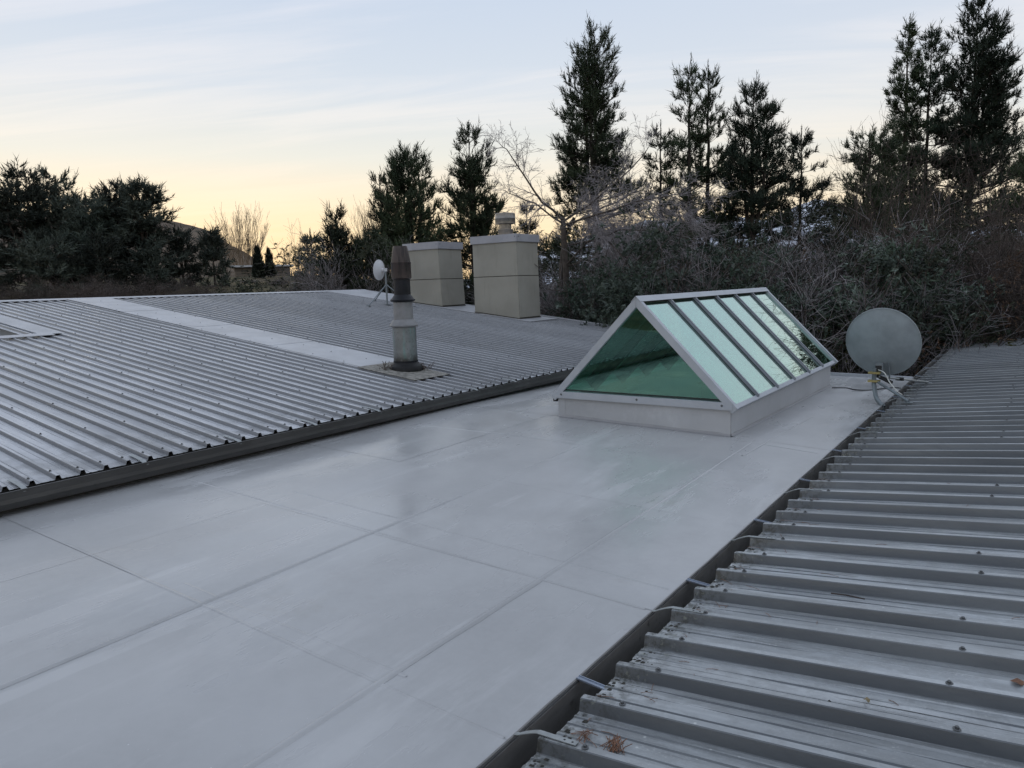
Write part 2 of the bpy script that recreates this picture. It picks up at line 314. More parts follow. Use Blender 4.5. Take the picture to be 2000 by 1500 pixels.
# ================================================================== THE HOUSE ROOFS
# ---- flat deck: base sheet, membrane panels, welded laps
SX0, SX1, SY0, SY1, ZE, ZRG = -4.8467, -2.5127, 7.5928, 12.5638, .3639, 1.5645
CA, CB, CYA, CYB, CZT = -4.7725, -2.5869, 7.634, 12.40, .352
YD0, YD1 = -3.2, 13.72
def dk(x, y):
    t = max(0, min(1, (XE-x)/.8)); b = .02 + (y-7.6)*(-.07/4.8) if y > 7.6 else .02*max(0, (y-5)/2.6)
    b = max(b, -.05)
    return dz(x) + b*t
deck = MB()
XB = {1: lambda y: -4.93, 2: lambda y: -3.505-.0283*(y-YD0) if y < 7.65 else -3.81, 3: lambda y: -2.21-.0102*(y-YD0) if y < 7.65 else -2.32}
def rect(mb, x0, x1, y0, y1, off, f0=None, f1=None):
    nx, ny = max(1, int((x1-x0)/.4)), max(1, int((y1-y0)/.4)); vv = []; ff = []
    for i in range(nx+1):
        for j in range(ny+1):
            y = y0+(y1-y0)*j/ny; xa = f0(y)+.0012 if f0 else x0; xb = f1(y)-.0012 if f1 else x1; x = xa+(xb-xa)*i/nx; vv.append((x, y, dk(x, y)+off))
    for i in range(nx):
        for j in range(ny): a = i*(ny+1)+j; ff.append((a, a+ny+1, a+ny+2, a+1))
    mb.add(vv, ff)
for a in ((-6.6, XE, YD0, CYA), (-6.6, CA, CYA, CYB), (CB, XE, CYA, CYB), (-6.6, XE, CYB, YD1)): rect(deck, *a, -.006)
decko = deck.build('flat_roof_deck', 'seam'); tag(decko, 'light grey membrane-covered flat roof between the two metal roofs', kind='structure')
random.seed(4)
xs = [-6.6, -4.93, -3.59, -2.25, XE]
rows = [YD0, -1.9, -.57, .75, 2.07, 3.39, 4.95, 6.45, CYA]
def panel(x0, x1, y0, y1, f0=None, f1=None):
    g = .0013; m = MB(); rect(m, x0+g, x1-g, y0+g, y1-g, random.uniform(-.0008, .0008), f0, f1); return linkmesh('membrane_sheet', m.mesh('membrane_sheet', 'deck', smooth=True), decko, loc=(0, 0, 0))
for j in range(len(rows)-1):
    for i in range(4): panel(xs[i], xs[i+1], rows[j], rows[j+1], XB.get(i), XB.get(i+1))
for y0, y1 in ((CYA, 10.0), (10.0, CYB)):
    panel(-6.6, CA, y0, y1); panel(CB, XE, y0, y1)
for i in range(4): panel(xs[i], xs[i+1], CYB, YD1)
def seam(pts, w, h):
    m = MB(); P = [Vector((x, y, dk(x, y)+.001)) for x, y in pts]; n = len(P); pr = [(-w, -.001), (-w*.45, h*.75), (0, h), (w*.45, h*.75), (w, -.001)]
    v = []
    for i, p in enumerate(P):
        t = (P[min(i+1, n-1)]-P[max(i-1, 0)]); t.z = 0; t.normalize(); s_ = Vector((t.y, -t.x, 0))
        j = random.uniform(.85, 1.15)
        for a, b in pr: v.append(p+s_*a*j+Vector((0, 0, b*j)))
    f = [(i*5+k, i*5+k+1, i*5+k+6, i*5+k+5) for i in range(n-1) for k in range(4)]
    m.add(v, f); o = linkmesh('welded_lap', m.mesh('welded_lap', 'deck', smooth=True), decko, loc=(0, 0, 0)); return o
def line(a, b, n, jit=.004): return [(a[0]+(b[0]-a[0])*i/n+random.uniform(-jit, jit), a[1]+(b[1]-a[1])*i/n) for i in range(n+1)]
def ride(i, y0, y1, n): return [(XB[i](y0+(y1-y0)*k/n)+random.uniform(-.002, .002), y0+(y1-y0)*k/n) for k in range(n+1)]
seam(ride(2, YD0, 4.4, 30), .021, .0105); seam(ride(2, 4.4, 7.4, 10), .013, .003)
seam(ride(3, YD0, 4.6, 30), .021, .0105); seam(ride(3, 4.6, 7.5, 12), .014, .005)
seam(line((-2.22, 6.9), (-2.14, 9.4), 10), .014, .004)
for a, b, h in (((-6.2, 3.46), (-1.6, 3.385), .003), ((-5.3, 2.085), (-1.58, 2.068), .002), ((-4.0, 2.175), (-2.2, 2.18), .0012), ((-5.0, 3.74), (-1.6, 3.68), .0015), ((-5.95, 6.33), (-3.9, 6.54), .003), ((-2.5, 7.5), (-1.65, 7.43), .002)):
    m = line(a, b, 14, 0); seam([(x, y+random.uniform(-.003, .003)) for x, y in m], .011, h)
# far edge kerb of the deck
MB().hexa([(-6.6, YD1, -.2), (XE-.02, YD1, -.2), (XE-.02, YD1+.05, -.2), (-6.6, YD1+.05, -.2), (-6.6, YD1, dk(-6.6, YD1)+.012), (XE-.02, YD1, dk(XE, YD1)+.012), (XE-.02, YD1+.05, dk(XE, YD1)+.012), (-6.6, YD1+.05, dk(-6.6, YD1)+.012)]).build('edge_trim', 'alum', decko, bevel=.004)

def house_walls():
    m = MB().box((-30, -6, -3.3), (-6.7, 16.5, .2)); m.build('house_wall', 'wall').__setitem__('kind', 'structure')
    # core under the deck, with a shaft left open below the skylight
    for k, (a, b) in enumerate((((-6.69, -6, -3.3), (CA-.05, 13.6, -.2)), ((CB+.06, -6, -3.3), (-1.62, 13.6, -.2)), ((CA-.04, -6, -3.3), (CB+.05, CYA-.05, -.2)), ((CA-.04, CYB+.05, -3.3), (CB+.05, 13.59, -.2)))):
        MB().box(a, b).build('house_wall', 'wall')['kind'] = 'structure'
    MB().box((-1.3, -6, -3.3), (5, 21.2, -.06)).build('house_wall', 'wall')['kind'] = 'structure'
house_walls()

# ---- profiled sheet
def sheet_mesh(name, mat, y0, y1, pitch, ribs, prof, x0, x1, zf, sgn, nx=8, wav=.0008, seed=0):
    """one roofing sheet: prof = half rib section [(dy, z)] from pan to rib top, ribs = y of rib centres; runs x0 -> x1; zf(x) = rib-top level"""
    rnd = random.Random(seed); top = prof[-1][1]; sec = [(y0, 0)]
    for yc in ribs:
        sec += [(yc-d, z) for d, z in prof] + [(yc+d, z) for d, z in prof[::-1]]
    sec.append((y1, 0)); sec = [(min(max(a, y0), y1), b) for a, b in sec]
    n = len(sec); v = []; f = []; T = .0012
    for lay in (0, 1):
        for i in range(nx+1):
            x = x0+(x1-x0)*i/nx
            for a, b in sec: v.append((x, a, zf(x)-top+b-lay*T+(rnd.uniform(-wav, wav) if b < .006 else 0)*(lay == 0)))
    o = (nx+1)*n
    for i in range(nx):
        for k in range(n-1):
            a = i*n+k; q = (a, a+1, a+n+1, a+n); f.append(q if sgn < 0 else q[::-1]); q2 = tuple(o+t for t in q); f.append(q2[::-1] if sgn < 0 else q2)
    for k in range(n-1): f.append((k, k+1, o+k+1, o+k)); a = nx*n+k; f.append((a, a+1, o+a+1, o+a))
    m = MB(); m.add(v, f); return m.mesh(name, mat)
RIBH_R, RIBH_L = .056, .034
PROF_R = [(.128, 0), (.122, .004), (.112, .004), (.106, 0), (.074, 0), (.068, .004), (.060, .004), (.055, 0), (.033, 0), (.030, .003), (.0195, RIBH_R-.004), (.0155, RIBH_R)]
PROF_L = [(.070, 0), (.066, .002), (.058, .002), (.054, 0), (.028, 0), (.025, .002), (.0145, RIBH_L-.002), (.011, RIBH_L)]

# ---- right-hand roof
rr = empty('ribbed_metal_roof', (XR, 10, -.06)); tag(rr, 'weathered dark grey ribbed metal roof in the right foreground with screws and gutter straps', 'roof')
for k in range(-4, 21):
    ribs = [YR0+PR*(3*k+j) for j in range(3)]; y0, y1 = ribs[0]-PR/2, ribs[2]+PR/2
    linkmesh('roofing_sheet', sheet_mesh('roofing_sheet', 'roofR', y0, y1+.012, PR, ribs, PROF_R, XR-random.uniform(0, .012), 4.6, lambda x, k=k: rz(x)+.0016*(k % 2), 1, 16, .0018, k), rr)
RB = [YR0+PR*i for i in range(-10, 62)]
YRE = RB[-1]+.17
def screw_mesh(s=1.0):
    m = MB(); m.lathe([(.0115*s, 0), (.012*s, .0015*s), (.0085*s, .003*s), (.0085*s, .003*s)], (0, 0, 0), 10); m.lathe([(.0062*s, .003*s), (.0062*s, .009*s), (.005*s, .010*s)], (0, 0, 0), 6); return m.mesh('screw', 'screw')
scm = screw_mesh(1.15)
rnd = random.Random(8); cnt = 0
for i, y in enumerate(RB):
    strap = (i-10) % 4 == 0
    for x, pr_ in ((XR+(.165 if not strap else .185), 1), (-.155, .55), (1.15, .35)):
        if rnd.random() < pr_ and cnt < 260:
            xx = x+rnd.uniform(-.03, .03); o = linkmesh('screw', scm, rr); o.location = (xx, y+rnd.uniform(-.004, .004), rz(xx)+.0022); o.rotation_euler = (0, -math.atan(TR), rnd.random()*3); cnt += 1
# box gutter between deck and right roof
gt = MB()
gt.box((XE+.001, YD0, -.20), (XE+.006, YD1+.02, -.008)); gt.box((XE+.001, YD1+.03, -.20), (XE+.006, YRE, -.008))
gt.build('gutter_wall', 'gutter', rr)
MB().box((XE+.007, YD0, -.205), (-1.31, YRE, -.198)).build('gutter_floor', 'gutter', rr)
MB().box((-1.318, YD0, -.197), (-1.311, YRE, -.02)).build('gutter_back', 'gutter', rr)
lip = MB(); n = 120
pts = [(XE-.004+random.uniform(-.0015, .0015), YD0+(YRE-YD0)*i/n, .0035+random.uniform(-.001, .0015)) for i in range(n+1)]
lip.tube(pts, .0065, 6); lip.build('gutter_lip', 'gutter', rr, smooth=True)
MB().box((XE-.02, YRE, -.20), (-1.30, YRE+.006, .01)).build('gutter_stop_end', 'gutter', rr)
def strap_mesh():
    m = MB(); W = .0125; T = .003
    P = [(.155, .0032), (.05, .0032), (.005, .004), (-.018, .002), (-.045, -.008), (-.085, -.027), (-.112, -.042), (-.132, -.048)]
    v = []
    for i, (a, b) in enumerate(P):
        wz = W*(1 if i < 6 else .8)
        for yy, zz in ((-wz, b), (wz, b), (wz, b+T), (-wz, b+T)): v.append((a, yy, zz+TR*max(a, 0)))
    f = [(i*4+k, i*4+(k+1) % 4, i*4+4+(k+1) % 4, i*4+4+k) for i in range(len(P)-1) for k in range(4)] + [(3, 2, 1, 0), tuple(range(len(v)-4, len(v)))]
    m.add(v, f); return m.mesh('gutter_strap', 'strap', bevel=0)
stm = strap_mesh(); hm = MB().lathe([(.0045, 0), (.0045, .0006)], (0, 0, 0), 8).mesh('strap_hole', 'rubber')
bkm = MB(); bkm.bar((-.135, 0, -.05), (.02, 0, -.062), .028, .003); bkm.bar((-.135, .012, -.047), (.02, .012, -.059), .004, .008); bkm.bar((-.135, -.012, -.047), (.02, -.012, -.059), .004, .008); bkm = bkm.mesh('gutter_bracket', 'bluesteel')
for i, y in enumerate(RB):
    k = i-10
    if k % 4 == 0:
        o = linkmesh('gutter_strap', stm, rr); o.location = (XR, y+rnd.uniform(-.01, .01), ZR); o.rotation_euler.z = rnd.uniform(-.06, .06)+(0 if k < 26 else rnd.uniform(-.3, .3))
        for hx in (.10, .135):
            h = linkmesh('strap_hole', hm, o, loc=(hx, 0, .0063+TR*hx)); h.rotation_euler = (0, -math.atan(TR), 0)
    if (k-1.55) % 4 < 1 and k % 4 == 1+1:
        o = linkmesh('gutter_bracket', bkm, rr); o.location = (XR, y-.13, ZR)
MB().box((-1.40, YRE+.0, -.1), (4.6, YRE+.012, .05)).build('barge_underside', 'gutter', rr)
bg = MB(); bg.hexa([(XR-.02, YRE-.06, rz(XR)-.03), (4.6, YRE-.06, rz(4.6)-.03), (4.6, YRE+.02, rz(4.6)-.03), (XR-.02, YRE+.02, rz(XR)-.03), (XR-.02, YRE-.06, rz(XR)+.012), (4.6, YRE-.06, rz(4.6)+.012), (4.6, YRE+.02, rz(4.6)+.012), (XR-.02, YRE+.02, rz(XR)+.012)]); bg.build('barge_flashing', 'flash', rr, bevel=.003)

# ---- left-hand roof
XRG = -18.05; YVG = 16.86
lr = empty('ribbed_metal_roof', (XL, 8, -.1)); tag(lr, 'pale frosted grey ribbed metal roof on the left carrying the flue and chimneys', 'roof')
RECX0, RECX1, RECY = -17.2, -13.30, 5.25         # recess near the ridge at the left edge of the picture
FY0, FY1 = 7.66, 8.62                            # flat capping strip above the flue
nsheet = 0
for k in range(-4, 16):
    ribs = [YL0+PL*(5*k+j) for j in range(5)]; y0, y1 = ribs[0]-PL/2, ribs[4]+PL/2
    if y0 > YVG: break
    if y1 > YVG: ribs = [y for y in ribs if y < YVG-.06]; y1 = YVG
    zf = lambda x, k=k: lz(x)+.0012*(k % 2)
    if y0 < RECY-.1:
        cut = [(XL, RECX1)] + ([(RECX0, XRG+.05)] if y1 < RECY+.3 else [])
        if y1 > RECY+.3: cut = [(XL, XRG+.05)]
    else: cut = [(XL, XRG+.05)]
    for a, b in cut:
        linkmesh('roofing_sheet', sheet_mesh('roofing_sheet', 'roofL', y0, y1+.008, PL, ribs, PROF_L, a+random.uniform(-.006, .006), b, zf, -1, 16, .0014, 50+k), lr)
# far slope beyond the ridge
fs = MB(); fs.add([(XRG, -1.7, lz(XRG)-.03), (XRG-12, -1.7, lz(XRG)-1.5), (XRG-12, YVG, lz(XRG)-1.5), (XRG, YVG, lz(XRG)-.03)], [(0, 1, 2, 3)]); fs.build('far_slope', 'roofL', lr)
# ridge capping, notched over the ribs: a folded strip just above the rib tops
rc = MB(); rc.prism([(XRG+.16, -1.7, lz(XRG+.16)+.004), (XRG+.16, -1.7, lz(XRG+.16)+.010), (XRG, -1.7, lz(XRG)+.022), (XRG-.18, -1.7, lz(XRG)-.012), (XRG-.18, -1.7, lz(XRG)-.02), (XRG, -1.7, lz(XRG)+.014)], (0, YVG+1.76, 0)); rc.build('ridge_capping', 'flash', lr)
vg = MB(); vg.hexa([(XL+.02, YVG-.05, lz(XL+.02)-.05), (XL+.02, YVG+.06, lz(XL)-.05), (XRG, YVG+.06, lz(XRG)-.05), (XRG, YVG-.05, lz(XRG)-.05), (XL+.02, YVG-.05, lz(XL+.02)+.008), (XL+.02, YVG+.06, lz(XL)+.008), (XRG, YVG+.06, lz(XRG)+.008), (XRG, YVG-.05, lz(XRG)+.008)]); vg.build('verge_flashing', 'flash', lr, bevel=.003)
MB().box((-29.9, YVG+.012, -1), (XL-.25, YVG+.045, ZL-.06)).build('gable_fascia', 'wall', lr)
def strip(name, mat, x0, x1, y0, y1, lift, th=.006, jo=True):
    m = MB(); m.hexa([(x0, y0, lz(x0)+lift), (x1, y0, lz(x1)+lift), (x1, y1, lz(x1)+lift), (x0, y1, lz(x0)+lift)] + [(x0, y0, lz(x0)+lift+th), (x1, y0, lz(x1)+lift+th), (x1, y1, lz(x1)+lift+th), (x0, y1, lz(x0)+lift+th)])
    return m.build(name, mat, lr, bevel=.002)
xc = [-8.05, -10.6, -13.0, -15.5, XRG+.1]
for i in range(4): strip('flat_capping_sheet', 'flash', xc[i+1]-(.04 if i < 3 else 0), xc[i], FY0, FY1, .003+.0035*i, .003)
MB().hexa([(XRG+.1, FY0-.004, lz(XRG+.1)-.022), (-8.0, FY0-.004, lz(-8)-.022), (-8.0, FY0+.004, lz(-8)-.022), (XRG+.1, FY0+.004, lz(XRG+.1)-.022), (XRG+.1, FY0-.004, lz(XRG+.1)+.0025), (-8.0, FY0-.004, lz(-8)+.0025), (-8.0, FY0+.004, lz(-8)+.0025), (XRG+.1, FY0+.004, lz(XRG+.1)+.0025)]).build('capping_edge', 'flash', lr)
# capping running up to the ridge behind the rear chimney, and aprons round both chimney bases
strip('flat_capping_sheet', 'flash', XRG+.1, -14.7, 15.25, 16.78, .003)
strip('chimney_apron', 'flash', -13.35, -12.0, 15.4, 16.7, .004)
strip('chimney_apron', 'flash', -14.75, -13.36, 15.42, 16.7, .005)
strip('chimney_apron', 'flash', -11.95, -10.35, 15.27, 16.6, .005)
# recess (roof well) cut into the slope at the left
rec = MB(); zb = lz(RECX1)-.75
rec.add([(RECX0, -1.5, zb), (RECX1, -1.5, zb), (RECX1, RECY, zb), (RECX0, RECY, zb)], [(0, 1, 2, 3)])
rec.build('recess_floor', 'brown', lr)
MB().add([(RECX0, RECY, zb), (RECX1, RECY, zb), (RECX1, RECY, lz(RECX1)+.0), (RECX0, RECY, lz(RECX0)+.0)], [(0, 1, 2, 3)]).build('recess_wall', 'alum', lr)
MB().add([(RECX0, -1.5, zb), (RECX0, RECY, zb), (RECX0, RECY, lz(RECX0)-.02), (RECX0, -1.5, lz(RECX0)-.02)], [(0, 1, 2, 3)]).build('recess_wall', 'brown', lr)
strip('recess_flashing', 'flash', RECX0, RECX1-.02, RECY-.02, RECY+.36, .004)
strip('recess_flashing', 'flash', RECX1-.10, RECX1+.14, -1.5, RECY+.14, .010)
# screws over the left roof: far too many to pick apart
S = MB()
for i in range(-20, 76):
    y = YL0+PL*i
    if y > YVG-.1: break
    for r in range(11):
        x = XL-.10-r*1.13
        if x < XRG+.4 or (FY0-.02 < y < FY1+.02 and x < -7.1) or (x < RECX1+.1 and y < RECY+.3) or (y > 15.2 and -14.8 < x < -10.3): continue
        if r and ((i+r) % 2): continue
        xx = x+rnd.uniform(-.05, .05); S.lathe([(.012, lz(xx)+.001), (.012, lz(xx)+.004), (.007, lz(xx)+.005), (.006, lz(xx)+.012)], (xx, y+rnd.uniform(-.004, .004), 0), 6, capb=False)
for x in np.arange(-17.4, -8.2, .78):
    for y in (FY0+.06, (FY0+FY1)/2, FY1-.06): S.lathe([(.012, lz(x)+.012), (.006, lz(x)+.020)], (x+rnd.uniform(-.1, .1), y, 0), 6, capb=False)
tag(S.build('roof_screws', 'screw', lr), 'small screws dotted along the ribs of the pale roof', kind='stuff')
# eaves gutter of the left roof
XG, ZG = -6.272, .300
prof = [(-.155, .0), (-.155, -.12), (-.03, -.140), (-.006, -.132), (.010, -.085), (.004, -.055), (.004, -.004), (.006, .002), (-.004, .004), (-.006, -.004), (-.006, -.053), (.0, -.085), (-.016, -.122), (-.035, -.13), (-.145, -.11), (-.145, .0)]
gm = MB(); gm.prism([(XG+a, -2.2, ZG+b) for a, b in prof], (0, YVG+2.2, 0)); gm.build('eaves_gutter', 'gutterL', lr)
MB().box((XL-.30, -2.2, .06), (XL-.075, YVG-.02, ZL-.045)).build('fascia', 'gutterL', lr)
def lstrap():
    m = MB(); P = [(-.20, .016), (-.09, .006), (.0, -.006), (.045, -.018), (.090, -.030), (.094, -.038)]; W = .02; v = []
    for a, b in P:
        for yy, zz in ((-W, b), (W, b), (W, b+.003), (-W, b+.003)): v.append((a, yy, zz))
    m.add(v, [(i*4+k, i*4+(k+1) % 4, i*4+4+(k+1) % 4, i*4+4+k) for i in range(len(P)-1) for k in range(4)] + [(3, 2, 1, 0), tuple(range(len(v)-4, len(v)))]); return m.mesh('gutter_strap', 'strap')
lsm = lstrap()
for i in range(-15, 72, 5):
    y = YL0+PL*(i-.75)+PL*.32
    o = linkmesh('gutter_strap', lsm, lr); o.location = (XL, y, ZL-RIBH_L*.45+.003); o.rotation_euler.z = rnd.uniform(-.05, .05)

# ================================================================== SKYLIGHT
sk = empty('ridge_skylight', ((CA+CB)/2, (CYA+CYB)/2, dz(-3.6))); tag(sk, 'gabled skylight with green reflective panes on a low grey upstand', 'skylight')
def wallq(x0, y0, x1, y1, t):
    m = MB(); P = [(x0, y0), (x1, y1)]; nx, ny = (y1-y0), -(x1-x0); L_ = math.hypot(nx, ny); nx, ny = nx/L_*t, ny/L_*t
    b = [(x0, y0, dk(x0, y0)-.02), (x1, y1, dk(x1, y1)-.02), (x1-nx, y1-ny, -.7), (x0-nx, y0-ny, -.7)]
    b[2] = (x1-nx, y1-ny, dk(x1, y1)-.7); b[3] = (x0-nx, y0-ny, dk(x0, y0)-.7)
    tp = [(x0, y0, CZT), (x1, y1, CZT), (x1-nx, y1-ny, CZT), (x0-nx, y0-ny, CZT)]
    m.hexa(b+tp); return m.build('upstand', 'curb', sk)
wallq(CA, CYA, CB, CYA, .05); wallq(CB, CYA+.0501, CB, CYB-.0501, .05); wallq(CB, CYB, CA, CYB, .05); wallq(CA, CYB-.0501, CA, CYA+.0501, .05)
for xa, xb in ((CA-.003, CA+.10), (CB-.10, CB+.003)): MB().box((xa, CYA-.003, dk(xa, CYA)+.02), (xb, CYA-.0005, CZT-.012)).build('corner_flashing', 'curb', sk)
MB().box((CB+.0005, CYA-.003, dk(CB, CYA)+.02), (CB+.003, CYA+.10, CZT-.012)).build('corner_flashing', 'curb', sk)
# little fillet where the membrane turns up
for (x0, y0, x1, y1, nx, ny) in ((CA, CYA, CB, CYA, 0, -1), (CB, CYA, CB, CYB, 1, 0)):
    m = MB(); v = []
    for i in range(13):
        x = x0+(x1-x0)*i/12; y = y0+(y1-y0)*i/12; w_ = .030+random.uniform(-.005, .005)
        v += [(x+nx*.001, y+ny*.001, dk(x, y)+w_), (x+nx*.010, y+ny*.010, dk(x, y)+.010), (x+nx*w_, y+ny*w_, dk(x, y)+.0015)]
    m.add(v, [(i*3+k, i*3+3+k, i*3+4+k, i*3+1+k) for i in range(12) for k in range(2)]); m.build('membrane_fillet', 'seam', sk, smooth=True)
XM = (SX0+SX1)/2; ang = math.atan2(ZRG-ZE, SX1-XM); zin = -1.8
MB().box((CA+.06, CYA+.06, zin), (CB-.06, CYB-.06, zin+.02)).build('light_well_floor', 'inner', sk)
MB().box((CA+.02, CYA+.02, zin+.03), (CA+.045, CYB-.02, -.55)).build('light_well_lining', 'inner', sk); MB().box((CB-.045, CYA+.02, zin+.03), (CB-.02, CYB-.02, -.55)).build('light_well_lining', 'inner', sk)
MB().box((CA+.05, CYB-.045, zin+.03), (CB-.05, CYB-.02, -.55)).build('light_well_lining', 'inner', sk)
MB().box((CA+.05, CYA+.02, zin+.03), (CB-.05, CYA+.045, -.55)).build('light_well_lining', 'inner', sk)
LS = (SX1-XM)/math.cos(ang)                       # slope length
def sp(side, s, y, off):                          # point on a slope: s metres down from the ridge, off = proud of it
    return Vector((XM+side*(s*math.cos(ang)+off*math.sin(ang)), y, ZRG-s*math.sin(ang)+off*math.cos(ang)))
def sbar(side, s0, s1, y0, y1, o0, o1):
    P = [sp(side, s0, y0, o0), sp(side, s1, y0, o0), sp(side, s1, y1, o0), sp(side, s0, y1, o0), sp(side, s0, y0, o1), sp(side, s1, y0, o1), sp(side, s1, y1, o1), sp(side, s0, y1, o1)]
    return MB().hexa(P)
N = 6; RW = .075; bay = (SY1-SY0-2*RW)/N
for side in (1, -1):
    for k in range(N):
        y0 = SY0+RW+bay*k; y1 = y0+bay
        g = sbar(side, .07, LS-.055, y0+.004, y1-.004, -.036, -.030).build('glass_pane', 'glass', sk)
    for k in range(1, N):
        yc = SY0+RW+bay*k
        sbar(side, .045, LS-.02, yc-.030, yc+.030, -.029, -.012).build('glazing_bar', 'mull', sk, bevel=.003)
        sbar(side, .050, LS-.03, yc-.017, yc+.017, -.012, .004).build('glazing_bar', 'mull', sk, bevel=.003)
        sbar(side, .08, LS-.06, yc-.026, yc+.026, -.13, -.040).build('rafter', 'rafter', sk)
        sbar(side, .06, LS-.05, yc-.036, yc-.031, -.033, -.026).build('gasket', 'rubber', sk)
    for y0, y1 in ((SY0, SY0+RW), (SY1-RW, SY1)):
        e = side*.0008; pa, pb = sp(side, LS+.012, y0, .004), sp(side, LS+.012, y0, -.078)
        MB().prism([(XM+e, y0, ZRG+.004/math.cos(ang)), pa, pb, (XM+e, y0, ZRG-.078/math.cos(ang))], (0, y1-y0, 0)).build('rake_frame', 'alum', sk, bevel=.003)
    sbar(side, LS-.055, LS, SY0+RW+.001, SY1-RW-.001, -.09, -.024).build('eave_rail', 'alum', sk, bevel=.003)
    sbar(side, .0, .07, SY0+RW+.001, SY1-RW-.001, -.06, -.026).build('ridge_rail', 'rubber', sk)
rg = MB(); rg.prism([sp(-1, .075, SY0-.006, .005), sp(-1, .075, SY0-.006, .010), (XM, SY0-.006, ZRG+.016), sp(1, .075, SY0-.006, .010), sp(1, .075, SY0-.006, .005), (XM, SY0-.006, ZRG+.008)], (0, SY1-SY0+.012, 0)); rg.build('ridge_cap', 'alum', sk)
for yy, dd in ((SY0, 1), (SY1, -1)):
    # gable pane, sill rail and dark gasket
    zi = ZE+.02; ins = .10
    y_ = yy+dd*.035
    tri = [(SX0+.14, y_, zi+.055), (SX1-.14, y_, zi+.055), (XM, y_, zi+.055+(SX1-.14-XM)*math.tan(ang))]
    MB().prism(tri, (0, dd*.006, 0)).build('glass_pane', 'glass', sk)
    a, b = (SX0+.04, SX1-.04)
    MB().box((a, min(yy-dd*.004, yy+dd*.05), ZE-.03), (b, max(yy-dd*.004, yy+dd*.05), ZE+.055)).build('sill_rail', 'alum', sk, bevel=.005)
    g = MB(); c = Vector((XM, y_-dd*.002, zi+.4))
    for p0, p1 in ((tri[0], tri[1]), (tri[1], tri[2]), (tri[2], tri[0])): g.bar(p0, p1, .014, .012, (0, 1, 0))
    g.build('gasket', 'rubber', sk)
MB().box((CA-.004, CYA-.004, CZT+.002), (CB+.004, CYB+.004, ZE-.031)).build('head_flashing', 'mull', sk) if ZE-.031 > CZT+.004 else None
for x in (SX0+.14, XM, SX1-.16):
    o = linkmesh('rivet', scm, sk); o.location = (x, SY0-.003, ZE+.02); o.rotation_euler = (R_(90), 0, 0)
for p in (sp(-1, LS, SY0+.02, -.06),): MB().box((p.x-.03, p.y-.01, p.z-.035), (p.x+.02, p.y+.03, p.z)).build('end_clip', 'rubber', sk)

# ================================================================== FLUE
FX, FY = -7.823, 8.10; fl = empty('flue', (FX, FY, lz(FX))); tag(fl, 'stained round metal flue with sooty neck and brown tapered cowl on the pale roof', 'flue')
c = (FX, FY); PXM = .0079
def lat(name, mat, prof, **k): return MB().lathe(prof, c, 36).build(name, mat, fl, smooth=True)
ap = strip('x', 'lead', -8.35, -7.16, 7.58, 8.36, .006, .006); ap.name = 'lead_apron'; ap.parent = fl; ap.matrix_parent_inverse = Matrix.Translation(-Vector(fl.location))
lat('rubber_boot', 'boot', [(.265, .50), (.262, .555), (.235, .585), (.205, .60), (.190, .625)])
lat('lower_casing', 'flue', [(.186, .56), (.184, .60), (.181, 1.17)])
lat('casing_band', 'soot', [(.189, .60), (.189, .655)])
lat('storm_collar', 'collar', [(.180, 1.165), (.218, 1.178), (.220, 1.196), (.200, 1.225), (.163, 1.283), (.150, 1.285)])
lat('upper_casing', 'collar', [(.149, 1.27), (.148, 1.46), (.150, 1.462), (.150, 1.472), (.146, 1.474), (.146, 1.56)])
lat('storm_skirt', 'soot', [(.150, 1.545), (.188, 1.565), (.190, 1.582), (.168, 1.60), (.130, 1.655), (.125, 1.66)])
lat('sooty_neck', 'soot', [(.127, 1.60), (.125, 1.91)])
lat('cowl_band', 'rust', [(.128, 1.89), (.150, 1.905), (.152, 1.935), (.150, 2.12), (.154, 2.125), (.154, 2.145), (.148, 2.15)])
lat('cowl_cone', 'rust', [(.147, 2.145), (.142, 2.19), (.108, 2.37), (.104, 2.385), (.085, 2.386)])
hb = MB(); hb.box((FX-.21, FY-.05, 1.555), (FX-.175, FY+.02, 1.60)); hb.build('collar_clip', 'soot', fl, bevel=.004)
# twigs and litter caught against the boot
tw = MB(); rnd2 = random.Random(3)
for sx, sy in ((-7.95, 7.80), (-7.62, 8.30)):
    for i in range(26):
        p = Vector((sx+rnd2.uniform(-.09, .09), sy+rnd2.uniform(-.07, .07), lz(sx)+.016)); q = p+Vector((rnd2.uniform(-.09, .09), rnd2.uniform(-.09, .09), rnd2.uniform(.0, .13))); tw.tube([p, (p+q)/2+Vector((0, 0, .02)), q], .0035, 4)
tag(tw.build('twig_litter', 'twig'), 'dark dry twigs caught around the base of the flue', 'twigs', kind='stuff')

